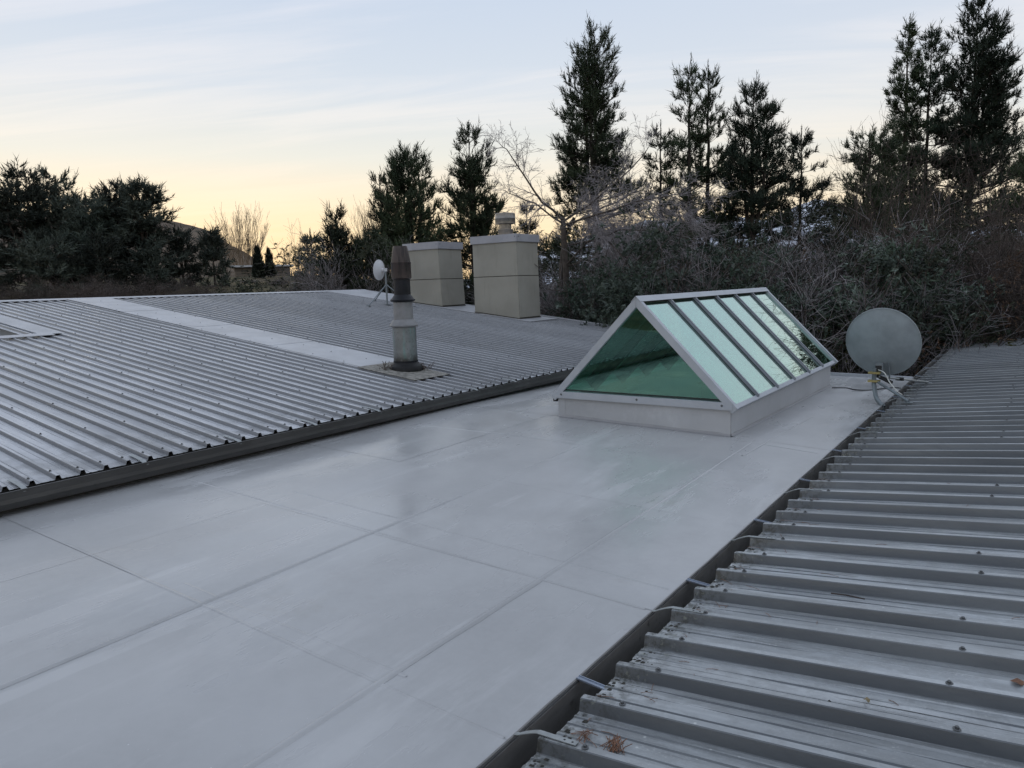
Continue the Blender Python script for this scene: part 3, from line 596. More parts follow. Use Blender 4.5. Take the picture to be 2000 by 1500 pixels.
# ================================================================== CHIMNEYS
def chimney(x0, x1, y0, y1, ztop, label, taper, seed):
    r = random.Random(seed); ch = empty('boxed_chimney', ((x0+x1)/2, (y0+y1)/2, lz(x1))); tag(ch, label, 'chimney', 'boxed chimneys on the pale roof')
    zc0 = ztop-.19; zj = 1.995; g = .009
    # dark core shows in the joints
    def X1(z): return x1-taper*(z-lz(x1))/(zc0-lz(x1))
    MB().hexa([(x0+.02, y0+.02, lz(x0)-.2), (x1-.02, y0+.02, lz(x1)-.05), (x1-.02, y1-.02, lz(x1)-.05), (x0+.02, y1-.02, lz(x0)-.2), (x0+.02, y0+.02, zc0), (X1(zc0)-.02, y0+.02, zc0), (X1(zc0)-.02, y1-.02, zc0), (x0+.02, y1-.02, zc0)]).build('core', 'joint', ch)
    for za, zb_, low in ((None, zj-g, True), (zj+g, zc0, False)):
        for yy, s_ in ((y0, 1), (y1, -1)):
            bl, br = (lz(x0)+.035, lz(x1)+.035) if low else (za, za); ta, tb = zb_, zb_; xa, xb = x0+g, X1((br+tb)/2)-g*.8
            P = [(xa, yy, bl), (X1(br)-g, yy, br), (X1(br)-g, yy+s_*.017, br), (xa, yy+s_*.017, bl), (xa, yy, ta), (X1(tb)-g, yy, tb), (X1(tb)-g, yy+s_*.017, tb), (xa, yy+s_*.017, ta)]
            MB().hexa(P).build('cladding_panel', 'chim', ch, bevel=.0025)
        for side in (0, 1):
            z0 = (lz(x1 if side else x0)+.05) if low else za; z1 = zb_
            fx = (lambda z: X1(z)) if side else (lambda z: x0); s_ = -1 if side else 1
            P = [(fx(z0), y0+g, z0), (fx(z0), y1-g, z0), (fx(z0)+s_*.017, y1-g, z0), (fx(z0)+s_*.017, y0+g, z0), (fx(z1), y0+g, z1), (fx(z1), y1-g, z1), (fx(z1)+s_*.017, y1-g, z1), (fx(z1)+s_*.017, y0+g, z1)]
            MB().hexa(P).build('cladding_panel', 'chim', ch, bevel=.0025)
    xt = X1(zc0); cp_ = MB().box((x0-.045, y0-.04, zc0-.01), (xt+.045, y1+.04, ztop)).build('cap', 'cap', ch, bevel=.006)
    for (px, py) in ((xt-.02, y0-.041), (xt+.046, y0+.04)):
        o = linkmesh('rivet', scm, cp_); o.matrix_parent_inverse = Matrix.Identity(4); o.location = (px, py, ztop-.07); o.rotation_euler = (R_(90), 0, 0) if py < y0 else (0, R_(90), 0)
    MB().hexa([(x0+.01, y0-.012, lz(x0)-.04), (x1+.012, y0-.012, lz(x1)-.04), (x1+.012, y1+.012, lz(x1)-.04), (x0+.01, y1+.012, lz(x0)-.04), (x0+.01, y0-.012, lz(x0)+.03), (x1+.012, y0-.012, lz(x1)+.03), (x1+.012, y1+.012, lz(x1)+.03), (x0+.01, y1+.012, lz(x0)+.03)]).build('base_flashing', 'joint', ch)
    return ch
ch1 = chimney(-12.24, -10.76, 15.42, 16.40, 3.06, 'nearer beige panelled chimney with a steel flue cowl on its cap', .045, 1)
ch2 = chimney(-14.85, -13.485, 15.55, 16.57, 3.03, 'beige panelled chimney without a cowl, half hidden behind the round flue', .085, 2)
cc = (-11.49, 15.92)
fc = MB().lathe([(.215, 3.055), (.215, 3.07), (.16, 3.085)], cc, 28).build('cowl_base', 'soot', ch1, smooth=True)
MB().lathe([(.195, 3.08), (.20, 3.20), (.203, 3.21), (.203, 3.225), (.16, 3.235)], cc, 28).build('cowl_collar', 'steel', ch1, smooth=True)
MB().lathe([(.155, 3.23), (.155, 3.40)], cc, 28).build('cowl_neck', 'steel', ch1, smooth=True)
MB().lathe([(.18, 3.36), (.268, 3.375), (.268, 3.50), (.272, 3.505), (.272, 3.515), (.268, 3.52), (.268, 3.63), (.25, 3.645), (.2, 3.63)], cc, 32).build('cowl_drum', 'steel', ch1, smooth=True)

# ================================================================== SMALL DISH ON TRIPOD
def basis(n):
    n = Vector(n).normalized(); a = n.orthogonal().normalized(); return a, n.cross(a), n
def dishmesh(c, n, r, depth, mat, name, parent, segs=40, ring=7, th=.012, rim=.012):
    a, b, n = basis(n); c = Vector(c); m = MB(); v = []; f = []
    prof = [(r*i/ring, depth*(i/ring)**2) for i in range(1, ring+1)]
    full = [(rr, z-depth) for rr, z in prof] + [(r+rim, .004), (r+rim, -.008), (r+.002, -.012)] + [(rr, z-depth-th) for rr, z in prof[::-1]]
    for rr, z in full:
        for k in range(segs): t = 2*math.pi*k/segs; v.append(c+(a*math.cos(t)+b*math.sin(t))*rr+n*z)
    for i in range(len(full)-1):
        for k in range(segs): f.append((i*segs+k, i*segs+(k+1) % segs, (i+1)*segs+(k+1) % segs, (i+1)*segs+k))
    f.append(tuple(range(segs))[::-1]); f.append(tuple(range((len(full)-1)*segs, len(full)*segs)))
    m.add(v, f); return m.build(name, mat, parent, smooth=True)
mx, my = -14.55, 14.45; zb0 = lz(mx)
sdh = empty('small_dish_antenna', (mx, my, zb0)); tag(sdh, 'small white round antenna on a tripod mast beside the flue', 'antenna')
mt = Vector((mx, my, zb0+.98))
MB().tube([(mx, my, zb0-.02), mt], .024, 10).build('mast', 'tube', sdh)
MB().box((mx-.12, my-.12, zb0+.002), (mx+.12, my+.12, zb0+.012)).build('base_plate', 'tube', sdh)
for dx, dy in ((.08, -.78), (-.75, .25), (.7, .3)):
    q = Vector((mx+dx, my+dy, lz(mx+dx)+.01)); MB().tube([mt-Vector((0, 0, .42)), q], .014, 8).build('brace', 'tube', sdh); MB().box(q-Vector((.04, .04, .01)), q+Vector((.04, .04, .008))).build('foot', 'tube', sdh)
dn = Vector((-.80, -.18, .05)).normalized(); dc = mt+Vector((-.20, -.05, -.02))
dishmesh(dc, dn, .27, .10, 'white', 'reflector', sdh, 36, 6)
MB().tube([dc-dn*.11, dc-dn*.17], .055, 12).build('hub', 'white', sdh); MB().tube([dc-dn*.15, mt-Vector((0, 0, .02))], .018, 8).build('pivot_arm', 'tube', sdh)
MB().box(mt-Vector((.035, .035, .07)), mt+Vector((.035, .035, .02))).build('mast_clamp', 'white', sdh, bevel=.004)

# ================================================================== SATELLITE DISH
DY = 11.15
bd = empty('satellite_dish', (-1.5, 10.7, .0)); tag(bd, 'large blue-grey satellite dish seen from behind, mounted at the gutter by the skylight', 'satellite dish')
dcen = aty(1724, 668, DY); dv = ray(1724, 668); dv = dv/np.linalg.norm(dv)
nrm = math.cos(R_(27))*dv+math.sin(R_(27))*(RT*.72+UP*.69); rad = 68*float((dcen-C0)@_fw)/F_PX
dishmesh(Vector(dcen), nrm, rad-.012, .085, 'dish', 'reflector', bd, 64, 10, .004, .014)
def bp(px, py, Y): return Vector(aty(px, py, Y))
nb_ = Vector(nrm).normalized(); P1 = bp(1716, 712, DY-.16); P2 = bp(1708, 728, DY-.13); P3 = bp(1707, 744, DY-.13)
foot = Vector((XE+.012, 10.62, -.02))
# curved mast from the gutter wall
cp = [foot, foot+Vector((-.10, .10, .09)), P3+Vector((.03, -.10, -.11)), P3+Vector((0, 0, -.02)), P2+Vector((0, 0, .03)), P2+Vector((.0, 0, .07))]
def crv(P, n=6):
    out = []
    for i in range(len(P)-1):
        p0, p1, p2, p3 = P[max(i-1, 0)], P[i], P[i+1], P[min(i+2, len(P)-1)]
        for k in range(n):
            t = k/n; out.append(.5*((2*p1)+(p2-p0)*t+(2*p0-5*p1+4*p2-p3)*t*t+(3*p1-p0-3*p2+p3)*t**3))
    return out+[P[-1]]
MB().tube(crv(cp), .030, 12).build('mast', 'tube', bd, smooth=True)
MB().box(foot-Vector((.006, .06, .10)), foot+Vector((.0, .06, .05))).build('wall_plate', 'tube', bd)
ft1 = Vector(onright(1774, 787)); MB().tube([P3+Vector((.03, 0, .0)), bp(1740, 762, 10.75), ft1+Vector((0, 0, .02))], .019, 10).build('stay', 'tube', bd); MB().box(ft1+Vector((-.05, -.03, .001)), ft1+Vector((.05, .03, .012))).build('stay_foot', 'tube', bd, bevel=.003)
ft2 = Vector(onright(1812, 748)); MB().tube([P2+Vector((.05, .03, -.06)), bp(1757, 740, 11.5), ft2+Vector((0, 0, .015))], .014, 10).build('stay', 'strap', bd); MB().box(ft2+Vector((-.05, -.03, .001)), ft2+Vector((.05, .03, .012))).build('stay_foot', 'tube', bd, bevel=.003)
jc = bp(1757, 740, 11.5); MB().tube([jc-Vector((.05, .01, -.004)), jc+Vector((.05, .012, -.004))], .026, 10).build('stay_joint', 'rubber', bd)
for P in (P2, P3):
    MB().box(P-Vector((.075, .05, .014)), P+Vector((.075, .05, .014))).build('clamp', 'brass', bd, bevel=.004)
hb = MB(); hub = Vector(dcen)-nb_*.11
br = bp(1718, 716, DY-.09); MB().box(br-Vector((.05, .05, .055)), br+Vector((.05, .06, .05))).build('bracket_box', 'tube', bd, bevel=.005)
MB().box(br-Vector((.045, .056, .052)), br+Vector((.035, -.049, .018))).build('bracket_hollow', 'rubber', bd)
b2 = bp(1735, 712, DY-.02); MB().bar(b2+Vector((0, 0, .03)), b2+Vector((.02, .02, -.20)), .02, .012).build('bracket_rib', 'tube', bd)
MB().bar(br+Vector((.0, .04, -.05)), P2+Vector((0, .05, -.05)), .10, .05, (0, 1, 0)).build('bracket_arm', 'tube', bd)
MB().bar(P2+Vector((.02, .04, -.04)), bp(1742, 748, DY+.02), .05, .05).build('elevation_block', 'rubber', bd, bevel=.005)
wc = crv([br+Vector((-.01, -.05, -.04)), bp(1727, 728, DY-.25), bp(1738, 747, 10.85), bp(1752, 764, 10.75), bp(1762, 771, 10.75)])
MB().tube(wc, .008, 6).build('lead_cable', 'whitecable', bd, smooth=True)
kc = [Vector((-2.50, 12.13, 0)), Vector((-2.30, 12.20, 0)), Vector((-2.16, 12.03, 0)), Vector((-1.98, 11.98, 0)), Vector((-1.80, 12.20, 0)), Vector((-1.66, 12.35, 0)), Vector((-1.56, 12.3, 0))]
for p in kc: p.z = dk(p.x, p.y)+.012
tag(MB().tube(crv(kc), .009, 6).build('cable', 'cable', smooth=True), 'thin black cable lying across the deck from the skylight to the satellite dish', 'cable')

# ================================================================== LITTER
rnd3 = random.Random(5)
def needles(name, cx, cy, n, L_, label, spread):
    m = MB()
    for i in range(n):
        a = rnd3.gauss(1.9, .5); l = L_*rnd3.uniform(.6, 1.1); x, y = cx+rnd3.gauss(0, spread), cy+rnd3.gauss(0, spread*.5)
        p = [Vector((x+math.cos(a)*l*t, y+math.sin(a)*l*t, 0)) for t in (-.5, 0, .5)]
        for j, q in enumerate(p): q.z = rz(q.x)-RIBH_R+.004+rnd3.uniform(0, .012)+(.006 if j == 1 else 0)
        m.tube(p, .0014, 4)
    return tag(m.build(name, 'litter'), label, 'pine needles')
p = onright(1190, 1437); needles('pine_needle_clump', float(p[0])+.01, float(p[1])+.02, 34, .10, 'clump of brown pine needles in the nearest roof trough', .018)
p = onright(1135, 1420); needles('pine_needle_clump', float(p[0])+.01, float(p[1])+.02, 10, .09, 'few brown pine needles beside the grime at the roof edge', .015)
p = onright(1660, 1156); m = MB(); q = Vector(p); m.tube([q+Vector((-.09, .0, -.028)), q+Vector((-.02, .006, -.024)), q+Vector((.07, .0, -.022))], .004, 5); tag(m.build('dry_twig', 'twig'), 'thin dark dry twig lying in a trough of the right roof', 'twig')
lt = MB()
for i in range(150):
    y = rnd3.uniform(1.6, 9) if rnd3.random() < .8 else rnd3.uniform(9, 20); k = round((y-YR0-PR/2)/PR); y = YR0+PR*(k+.5)+rnd3.uniform(-.11, .11); x = XR+.02+abs(rnd3.gauss(0, .16 if rnd3.random() < .7 else .9)); a = rnd3.uniform(0, 6.28); l_ = rnd3.uniform(.02, .06); z = rz(x)-RIBH_R+.006
    lt.tube([(x-math.cos(a)*l_, y-math.sin(a)*l_*.6, z), (x, y, z+.004), (x+math.cos(a)*l_, y+math.sin(a)*l_*.6, z)], .0013, 3)
tag(lt.build('needle_litter', 'litter'), 'loose brown pine needles scattered in the troughs of the right roof', 'pine needles', kind='stuff')
def leafbit(px, py, s, mat, label):
    q = Vector(onright(px, py)); q.z -= RIBH_R-.005; m = MB()
    v = [q+Vector((math.cos(a)*s*(1 if i % 2 else .6), math.sin(a)*s*.7*(1 if i % 3 else .7), .003+.006*((i*7) % 3))) for i, a in enumerate(np.linspace(0, 2*math.pi, 8)[:-1])]
    m.add(v+[q+Vector((0, 0, .012))], [(i, (i+1) % 7, 7) for i in range(7)]); tag(m.build('dead_leaf', mat), label, 'leaf')
leafbit(1694, 1347, .016, 'dry', 'small curled tan leaf in a trough of the right roof'); leafbit(1620, 1352, .014, 'soil', 'small black leaf scrap in a trough of the right roof'); leafbit(1990, 1312, .03, 'litter', 'brown leaf scrap at the right edge of the dark roof')
# grime and moss heaped where the troughs meet the gutter
gm_ = MB()
for i, y in enumerate(RB[:44]):
    for k in range(rnd3.randint(14, 30)):
        t = abs(rnd3.gauss(0, .055)); x = XR+t+.006; yy = y+PR/2+rnd3.uniform(-.10, .11); s_ = rnd3.uniform(.004, .012)*(1 if t < .06 else .6); zz = rz(x)-RIBH_R
        gm_.add([(x-s_, yy-s_, zz), (x+s_, yy-s_*.7, zz), (x+s_*.8, yy+s_, zz), (x-s_, yy+s_*.8, zz), (x, yy, zz+s_*.7)], [(0, 1, 4), (1, 2, 4), (2, 3, 4), (3, 0, 4)])
tag(gm_.build('moss_and_grime', 'soil'), 'crumbs of dark moss and grime along the eave of the right roof', 'moss', kind='stuff')

# ================================================================== LAND
def sstep(a, b, x):
    t = np.clip((np.asarray(x, float)-a)/(b-a), 0, 1); return t*t*(3-2*t)
def azr(x, y):                                    # bearing from the camera axis (deg, + right) and range
    fx, fy = -math.sin(YAW), math.cos(YAW)
    f = x*fx+y*fy; s = x*math.cos(YAW)+y*math.sin(YAW); return np.degrees(np.arctan2(s, f)), np.hypot(x, y)
def fbm(x, y, s):
    return (np.sin(x/s+1.3*np.sin(y/s*.7))+np.sin(y/s*1.1+1.7*np.sin(x/s*.6)))*.5
def terrain(x, y):
    x = np.asarray(x, float); y = np.asarray(y, float); a, r = azr(x, y)
    zl_ = np.interp(r, [0, 30, 46, 62, 85, 120, 150, 260, 500, 3000, 9000], [-3.3, -3.3, -1.2, 1.2, 2.7, 4.0, 5.0, 6.5, 8, 4, 0])
    zr_ = np.interp(r, [0, 21, 27, 36, 50, 120, 600, 3000, 9000], [-3.3, -3.3, -2.5, -1.0, -.4, -.8, -1, -2, -4])
    wl_ = sstep(-2, -14, a)*(1-sstep(70, 110, np.abs(a)))
    return zr_*(1-wl_)+zl_*wl_ + .25*fbm(x, y, 7)*sstep(34, 60, r)
def make_ground():
    rs = np.concatenate([np.linspace(0, 60, 31), np.geomspace(63, 9000, 60)]); th = np.radians(np.linspace(0, 360, 181)[:-1]); n = len(th)
    XX = np.outer(rs, np.sin(th)); YY = np.outer(rs, np.cos(th)); ZZ = terrain(XX, YY)
    v = np.stack([XX.ravel(), YY.ravel(), ZZ.ravel()], 1); f = []
    for i in range(len(rs)-1):
        for k in range(n): f.append((i*n+k, (i+1)*n+k, (i+1)*n+(k+1) % n, i*n+(k+1) % n))
    m = MB(); m.v = [tuple(p) for p in v]; m.f = f; o = m.build('ground', 'ground', smooth=True); o['kind'] = 'structure'
make_ground()
def ridge(name, mat, prof, dist, depth, rough, seed, base=-5):
    """a hill whose skyline passes through the given photograph points at the given distance"""
    rg_ = np.random.default_rng(seed); pxs = np.array([p[0] for p in prof], float); pys = np.array([p[1] for p in prof], float)
    n = 170; xs_ = np.linspace(pxs[0], pxs[-1], n); ys_ = np.interp(xs_, pxs, pys); k = 26; v = []; ph = rg_.uniform(0, 6, 8)
    for i, (x, y) in enumerate(zip(xs_, ys_)):
        p = atd(x, y, dist); d = np.array([p[0], p[1]])/dist
        for j in range(k):
            t = j/(k-1)*2-1; rr_ = dist+t*depth; hgt = (p[2]-base)*max(0, 1-abs(t)**1.25)
            if t < 0: hgt *= 1
            wob = sum(math.sin(i*.11*(q+1)+j*.5*(q+1)+ph[q])/(q+1) for q in range(6))*rough*(1-abs(t))*min(1, abs(t)*3+.25)
            v.append((d[0]*rr_, d[1]*rr_, base+hgt+wob))
    f = [(i*k+j, (i+1)*k+j, (i+1)*k+j+1, i*k+j+1) for i in range(n-1) for j in range(k-1)]
    m = MB(); m.v = v; m.f = f; o = m.build(name, mat, smooth=True); o['kind'] = 'structure'; return o
ridge('hill', 'hill', [(-700, 470), (-300, 420), (-50, 405), (150, 418), (320, 434), (355, 438), (395, 446), (420, 458), (450, 480), (480, 494), (515, 512), (545, 528), (580, 545), (640, 565)], 620, 330, 3.0, 3)
ridge('mountain', 'snow', [(900, 560), (1150, 470), (1260, 436), (1330, 440), (1430, 412), (1500, 425), (1590, 396), (1640, 408), (1700, 440), (1800, 470), (1950, 440), (2200, 470), (2500, 540)], 5200, 1800, 70, 5, base=-40)

# ------------------------------------------------------------------ vegetation generators (numpy)
def npmesh(name, V, Fc, k, mat):
    me = bpy.data.meshes.new(name); V = np.asarray(V, np.float32).reshape(-1, 3); Fc = np.asarray(Fc, np.int32).reshape(-1, k); n = len(Fc)
    me.vertices.add(len(V)); me.vertices.foreach_set('co', V.ravel()); me.loops.add(n*k); me.loops.foreach_set('vertex_index', Fc.ravel())
    me.polygons.add(n); me.polygons.foreach_set('loop_start', np.arange(0, n*k, k, dtype=np.int32)); me.polygons.foreach_set('loop_total', np.full(n, k, np.int32))
    me.materials.append(MT[mat]); me.update(calc_edges=True); return me
def unit(v): return v/np.maximum(np.linalg.norm(v, axis=-1, keepdims=True), 1e-9)
def frames(d):
    up = np.where(np.abs(d[..., 2:3]) > .9, np.array([1., 0, 0]), np.array([0, 0, 1.])); a = unit(np.cross(d, up)); return a, np.cross(d, a)
def tubes_np(P, Rr, sides=3):
    """P (n,k,3) polylines, Rr (n,k) radii -> verts, quads"""
    n, k, _ = P.shape; T = np.empty_like(P); T[:, 1:-1] = P[:, 2:]-P[:, :-2]; T[:, 0] = P[:, 1]-P[:, 0]; T[:, -1] = P[:, -1]-P[:, -2]; T = unit(T); a, b = frames(T)
    th = np.arange(sides)*2*np.pi/sides
    V = P[:, :, None, :] + Rr[:, :, None, None]*(a[:, :, None, :]*np.cos(th)[None, None, :, None]+b[:, :, None, :]*np.sin(th)[None, None, :, None])
    idx = np.arange(n*k*sides).reshape(n, k, sides); A = idx[:, :-1, :]; B = np.roll(A, -1, 2); C_ = idx[:, 1:, :]; D = np.roll(C_, -1, 2)
    return V.reshape(-1, 3), np.stack([A, B, D, C_], -1).reshape(-1, 4)
def cat(parts):
    V = []; Fq = []; o = 0
    for v, f in parts: V.append(v); Fq.append(f+o); o += len(v)
    return np.concatenate(V), np.concatenate(Fq)
def poly(start, d, L_, k, rg, curl=0., wob=.08, up=0.):
    """n polylines from start along d, length L_, bending up (up>0) or drooping"""
    n = len(start); P = np.empty((n, k, 3)); P[:, 0] = start; d = unit(d.copy()); st = (L_/(k-1))[:, None]
    for i in range(1, k):
        d = unit(d + rg.normal(0, wob, (n, 3)) + np.array([0, 0, 1.])*(up/(k-1)))
        P[:, i] = P[:, i-1]+d*st
    return P
def along(P, idx, s):
    k = P.shape[1]; f = s*(k-1); i = np.minimum(f.astype(int), k-2); t = (f-i)[:, None]
    p = P[idx, i]*(1-t)+P[idx, i+1]*t; d = unit(P[idx, i+1]-P[idx, i]); return p, d
def tufts(pos, d, L_, K, rg, width, spread=.62, nl=.5):
    """needle brushes: K blades round each shoot"""
    n = len(pos); a, b = frames(unit(d)); fr = (np.arange(K)+.5)/K; ph = np.arange(K)*2.4+rg.uniform(0, 6.3, (n, 1))
    rad = a[:, None, :]*np.cos(ph)[..., None]+b[:, None, :]*np.sin(ph)[..., None]; dd = unit(d)[:, None, :]
    nd = unit(dd*1.0+rad*spread*rg.uniform(.6, 1.4, (n, K, 1))); base = pos[:, None, :]+dd*(L_[:, None]*fr[None, :])[..., None]
    side = np.cross(nd, rad); side = unit(side); ln = (L_[:, None]*nl*rg.uniform(.7, 1.2, (n, K)))[..., None]; w = width*rg.uniform(.7, 1.3, (n, K, 1))
    V = np.stack([base-side*w, base+side*w, base+nd*ln], 2).reshape(-1, 3); return V, np.arange(len(V)).reshape(-1, 3)
def pine_parts(H, R, rg, crown=.08, power=.8, whorl=.62, nb=(4, 6), leaders=1, dens=1.0, shoot=.30, blade=.018, K=8, rise=.55, ragged=.35, round_=0., lean=(0, 0), fat=1.0, flat=0.):
    trunks = []; sp_ = []; sd_a = []; sl_a = []; wood = []
    heads = [(0., 0., 1.)] + [(rg.uniform(.15, .35)*R*math.cos(q), rg.uniform(.15, .35)*R*math.sin(q), rg.uniform(.84, .98)) for q in rg.uniform(0, 6.28, leaders-1)]
    for hx, hy, hs in heads:
        k = 14; t = np.linspace(0, 1, k); P = np.stack([lean[0]*t*H+hx*sstep(.3, .75, t)+rg.normal(0, .012*R, k)*t, lean[1]*t*H+hy*sstep(.3, .75, t)+rg.normal(0, .012*R, k)*t, t*H*hs], 1)
        rad = (.011*H+.03)*(1-t)**.9*fat+.012; trunks.append(tubes_np(P[None], rad[None], 7))
        zs = np.arange(crown*H, H*hs*.97, whorl*(H/11)**.3); zs = zs+rg.normal(0, .12, len(zs)); st = []; dr = []; ln = []; uu = []
        for z in zs:
            u_ = min(.985, z/(H*hs))
            if hs < 1 and u_ < .5: continue
            prof_ = (1-u_)**power if not round_ else math.sqrt(max(0., 1-(max(0, u_-(1-round_))/round_)**2.2))*(.75+.25*(1-u_))
            m_ = rg.integers(nb[0], nb[1]+1); az0 = rg.uniform(0, 6.28); p = np.array([np.interp(u_, t, P[:, 0]), np.interp(u_, t, P[:, 1]), z])
            for q in range(m_):
                a = az0+q*6.283/m_+rg.normal(0, .35); L_ = R*prof_*rg.uniform(1-ragged, 1+ragged*.45)*(.7 if hs < 1 else 1)+.13*(H/11)**.5
                el = rg.normal(-.02+rise*(.08+.75*u_**2.6)-flat*.2, .17); st.append(p); dr.append([math.cos(a)*math.cos(el), math.sin(a)*math.cos(el), math.sin(el)]); ln.append(L_); uu.append(u_)
        st = np.array(st); dr = np.array(dr); ln = np.array(ln); B = poly(st, dr, ln, 7, rg, wob=.09, up=.16*rise)
        wood.append(tubes_np(B, np.maximum(.012, ln[:, None]*.016*(1-np.linspace(0, .85, 7))[None, :])*fat, 4))
        per = np.maximum(3, (ln*3.9*dens*(1.45-.5*np.array(uu))+2).astype(int)); idx = np.repeat(np.arange(len(ln)), per); s = rg.uniform(.15, .98, len(idx))**.7; p, d = along(B, idx, s); q_, _ = frames(d)
        sg = rg.choice([-1., 1.], (len(idx), 1)); sd_ = unit(d*.7+q_*sg*rg.uniform(.35, 1.1, (len(idx), 1))+rg.normal(0, .2, d.shape)+np.array([0, 0, .1+.1*rise])); sl = np.maximum(.2, ln[idx]*.32*(1.12-s)*rg.uniform(.5, 1.35, len(idx))+.12)
        S2 = poly(p, sd_, sl, 4, rg, wob=.12, up=.35*rise); wood.append(tubes_np(S2, np.maximum(.006, .011*(1-np.linspace(0, .6, 4)))[None, :]*np.ones((len(idx), 1))*fat, 3))
        per2 = np.maximum(2, np.round(sl/shoot*2.0).astype(int)); i2 = np.repeat(np.arange(len(sl)), per2); s2 = rg.uniform(.1, .9, len(i2)); p2, d2 = along(S2, i2, s2)
        sp_.append(p2); sd_a.append(unit(d2+rg.normal(0, .42, d2.shape)+np.array([0, 0, .2*rise]))); sl_a.append(shoot*rg.uniform(.7, 1.1, len(i2)))
        for BB, lo, hi in ((S2, .8, 1.3), (B, 1.2, 2.2)):   # tips turn up into candles
            tp = BB[:, -2]*.25+BB[:, -1]*.75; td = unit(unit(BB[:, -1]-BB[:, -2])+np.array([0, 0, 1.1*rise])+rg.normal(0, .12, tp.shape)); sp_.append(tp); sd_a.append(td); sl_a.append(shoot*rg.uniform(lo, hi, len(tp)))
        kk = 7; zt = np.linspace(H*hs*.97-.6*(H/11)**.5, H*hs-.1, kk); lp = np.stack([np.full(kk, P[-1, 0]), np.full(kk, P[-1, 1]), zt], 1); sp_.append(lp); sd_a.append(unit(np.array([[0, 0, 1.]])+rg.normal(0, .06, (kk, 3)))); sl_a.append(np.full(kk, shoot*.8))
    Vw, Fw = cat(trunks+wood); Vf, Ff = tufts(np.concatenate(sp_), np.concatenate(sd_a), np.concatenate(sl_a), K, rg, blade, .75, .62); return Vw, Fw, Vf, Ff
def put_tree(name, loc, Vw, Fw, Vf, Ff, wm, fm, label, cat_='tree', group=None, rz_=0, kf=3, fname='crown', wname='trunk'):
    e = empty(name, loc, 0); e.rotation_euler.z = rz_; tag(e, label, cat_, group)
    a = bpy.data.objects.new(wname, npmesh(wname, Vw, Fw, 4, wm)); col.objects.link(a); a.parent = e
    for p_ in a.data.polygons: p_.use_smooth = True
    if Vf is not None:
        b = bpy.data.objects.new(fname, npmesh(fname, Vf, Ff, kf, fm)); col.objects.link(b); b.parent = e; b['kind'] = 'stuff'
    if wname == 'stems': a['kind'] = 'stuff'
    return e
def copy_tree(o, loc, rz_, s, label, group):
    c_ = o.copy(); col.objects.link(c_); c_.location = loc; c_.rotation_euler.z = rz_; c_.scale = s; tag(c_, label, o['category'], group)
    for ch in o.children:
        d_ = ch.copy(); col.objects.link(d_); d_.parent = c_
    return c_
def spot(px, top, dist):
    p = atd(px, top, dist); z = float(terrain(p[0], p[1]))-.15; return (p[0], p[1], z), p[2]-z
GP = 'dark pines along the bank behind the house'
def pine(px, top, dist, wpx, seed, label, mat='needle', group=GP, **k):
    loc, H = spot(px, top, dist); R = wpx/2*dist/F_PX*1.58; k['dens'] = k.get('dens', 1.0)*1.12; rg = np.random.default_rng(seed); k.setdefault('shoot', .31*max(1, dist/46)); k.setdefault('blade', .019*max(1, dist/42))
    return put_tree('pine_tree', loc, *pine_parts(H, R, rg, **k), 'bark', mat, label, 'pine tree', group)
# the row of pines, left to right
pine(797, 297, 37, 130, 11, 'bushy pine with several upright tips above the round flue', leaders=4, power=.5, crown=.2, rise=1.0, dens=1.25)
pine(748, 352, 38, 62, 12, 'low leaning pine limb reaching left of the round flue', leaders=2, power=.5, crown=.5, rise=.9, lean=(-.03, 0))
pine(914, 258, 38, 158, 13, 'broad bushy pine directly behind the two beige chimneys', leaders=3, power=.6, crown=.18, rise=1.0, dens=1.2)
pine(1028, 405, 44, 48, 14, 'small thin pine just right of the steel chimney cowl', power=.8, rise=.8)
pine(1160, 62, 40, 158, 15, 'tall dense cone-shaped pine behind the bare frosted tree', leaders=3, power=.5, crown=.10, rise=.95, dens=1.2, whorl=.5, ragged=.42)
pine(1290, 240, 44, 80, 16, 'slim open pine left of the twin-topped pine', power=.6, crown=.1, rise=.75, dens=1.25)
pine(1347, 110, 43, 118, 17, 'tall slender pine, left one of the twin-topped pair', power=.75, crown=.1, rise=.9, dens=1.3, ragged=.4)
pine(1383, 122, 44, 104, 18, 'tall slender pine, right one of the twin-topped pair', power=.7, crown=.1, rise=1.0, dens=1.3, ragged=.38)
pine(1472, 165, 42, 138, 19, 'dense black-green pine with three spiky tops above the skylight', leaders=3, power=.58, crown=.08, rise=.95, dens=1.25, whorl=.5, mat='needle2')
pine(1567, 252, 44, 112, 20, 'medium pine with a thin tip right of the dense spiky pine', power=.7, crown=.08, rise=.8, dens=1.45, mat='needle2')
pine(1650, 400, 52, 90, 21, 'low pine in the gap above the satellite dish', power=.6, crown=.05, rise=.7)
pine(1700, 262, 50, 120, 22, 'ragged pine with a broken left side in front of the tall right-hand pines', leaders=3, power=.4, crown=.12, rise=.8, ragged=.55, dens=.8)
pine(1776, 36, 92, 100, 23, 'tall thin-topped pine, leftmost of the high right-hand group', power=.9, crown=.1, rise=.95, dens=.62, ragged=.5)
pine(1820, 62, 93, 104, 24, 'tall pine in the middle of the high right-hand group', power=.6, crown=.08, rise=.9, dens=.6, mat='needle2', ragged=.45)
pine(1912, 8, 92, 140, 25, 'tallest pine, near the right edge, with spreading upturned limbs', leaders=3, power=.58, crown=.06, rise=1.0, dens=.58, ragged=.5, mat='needle2')
# more stand beyond the right edge; the skylight panes mirror them
pine(2085, 205, 61, 175, 27, 'broad pine at the very right edge, mirrored in the skylight panes', leaders=2, power=.45, crown=.05, rise=.9, dens=1.1)
pine(2230, 330, 58, 140, 28, 'low pine beyond the right edge, mirrored in the skylight panes', power=.5, crown=.05, rise=.9, dens=1.8)
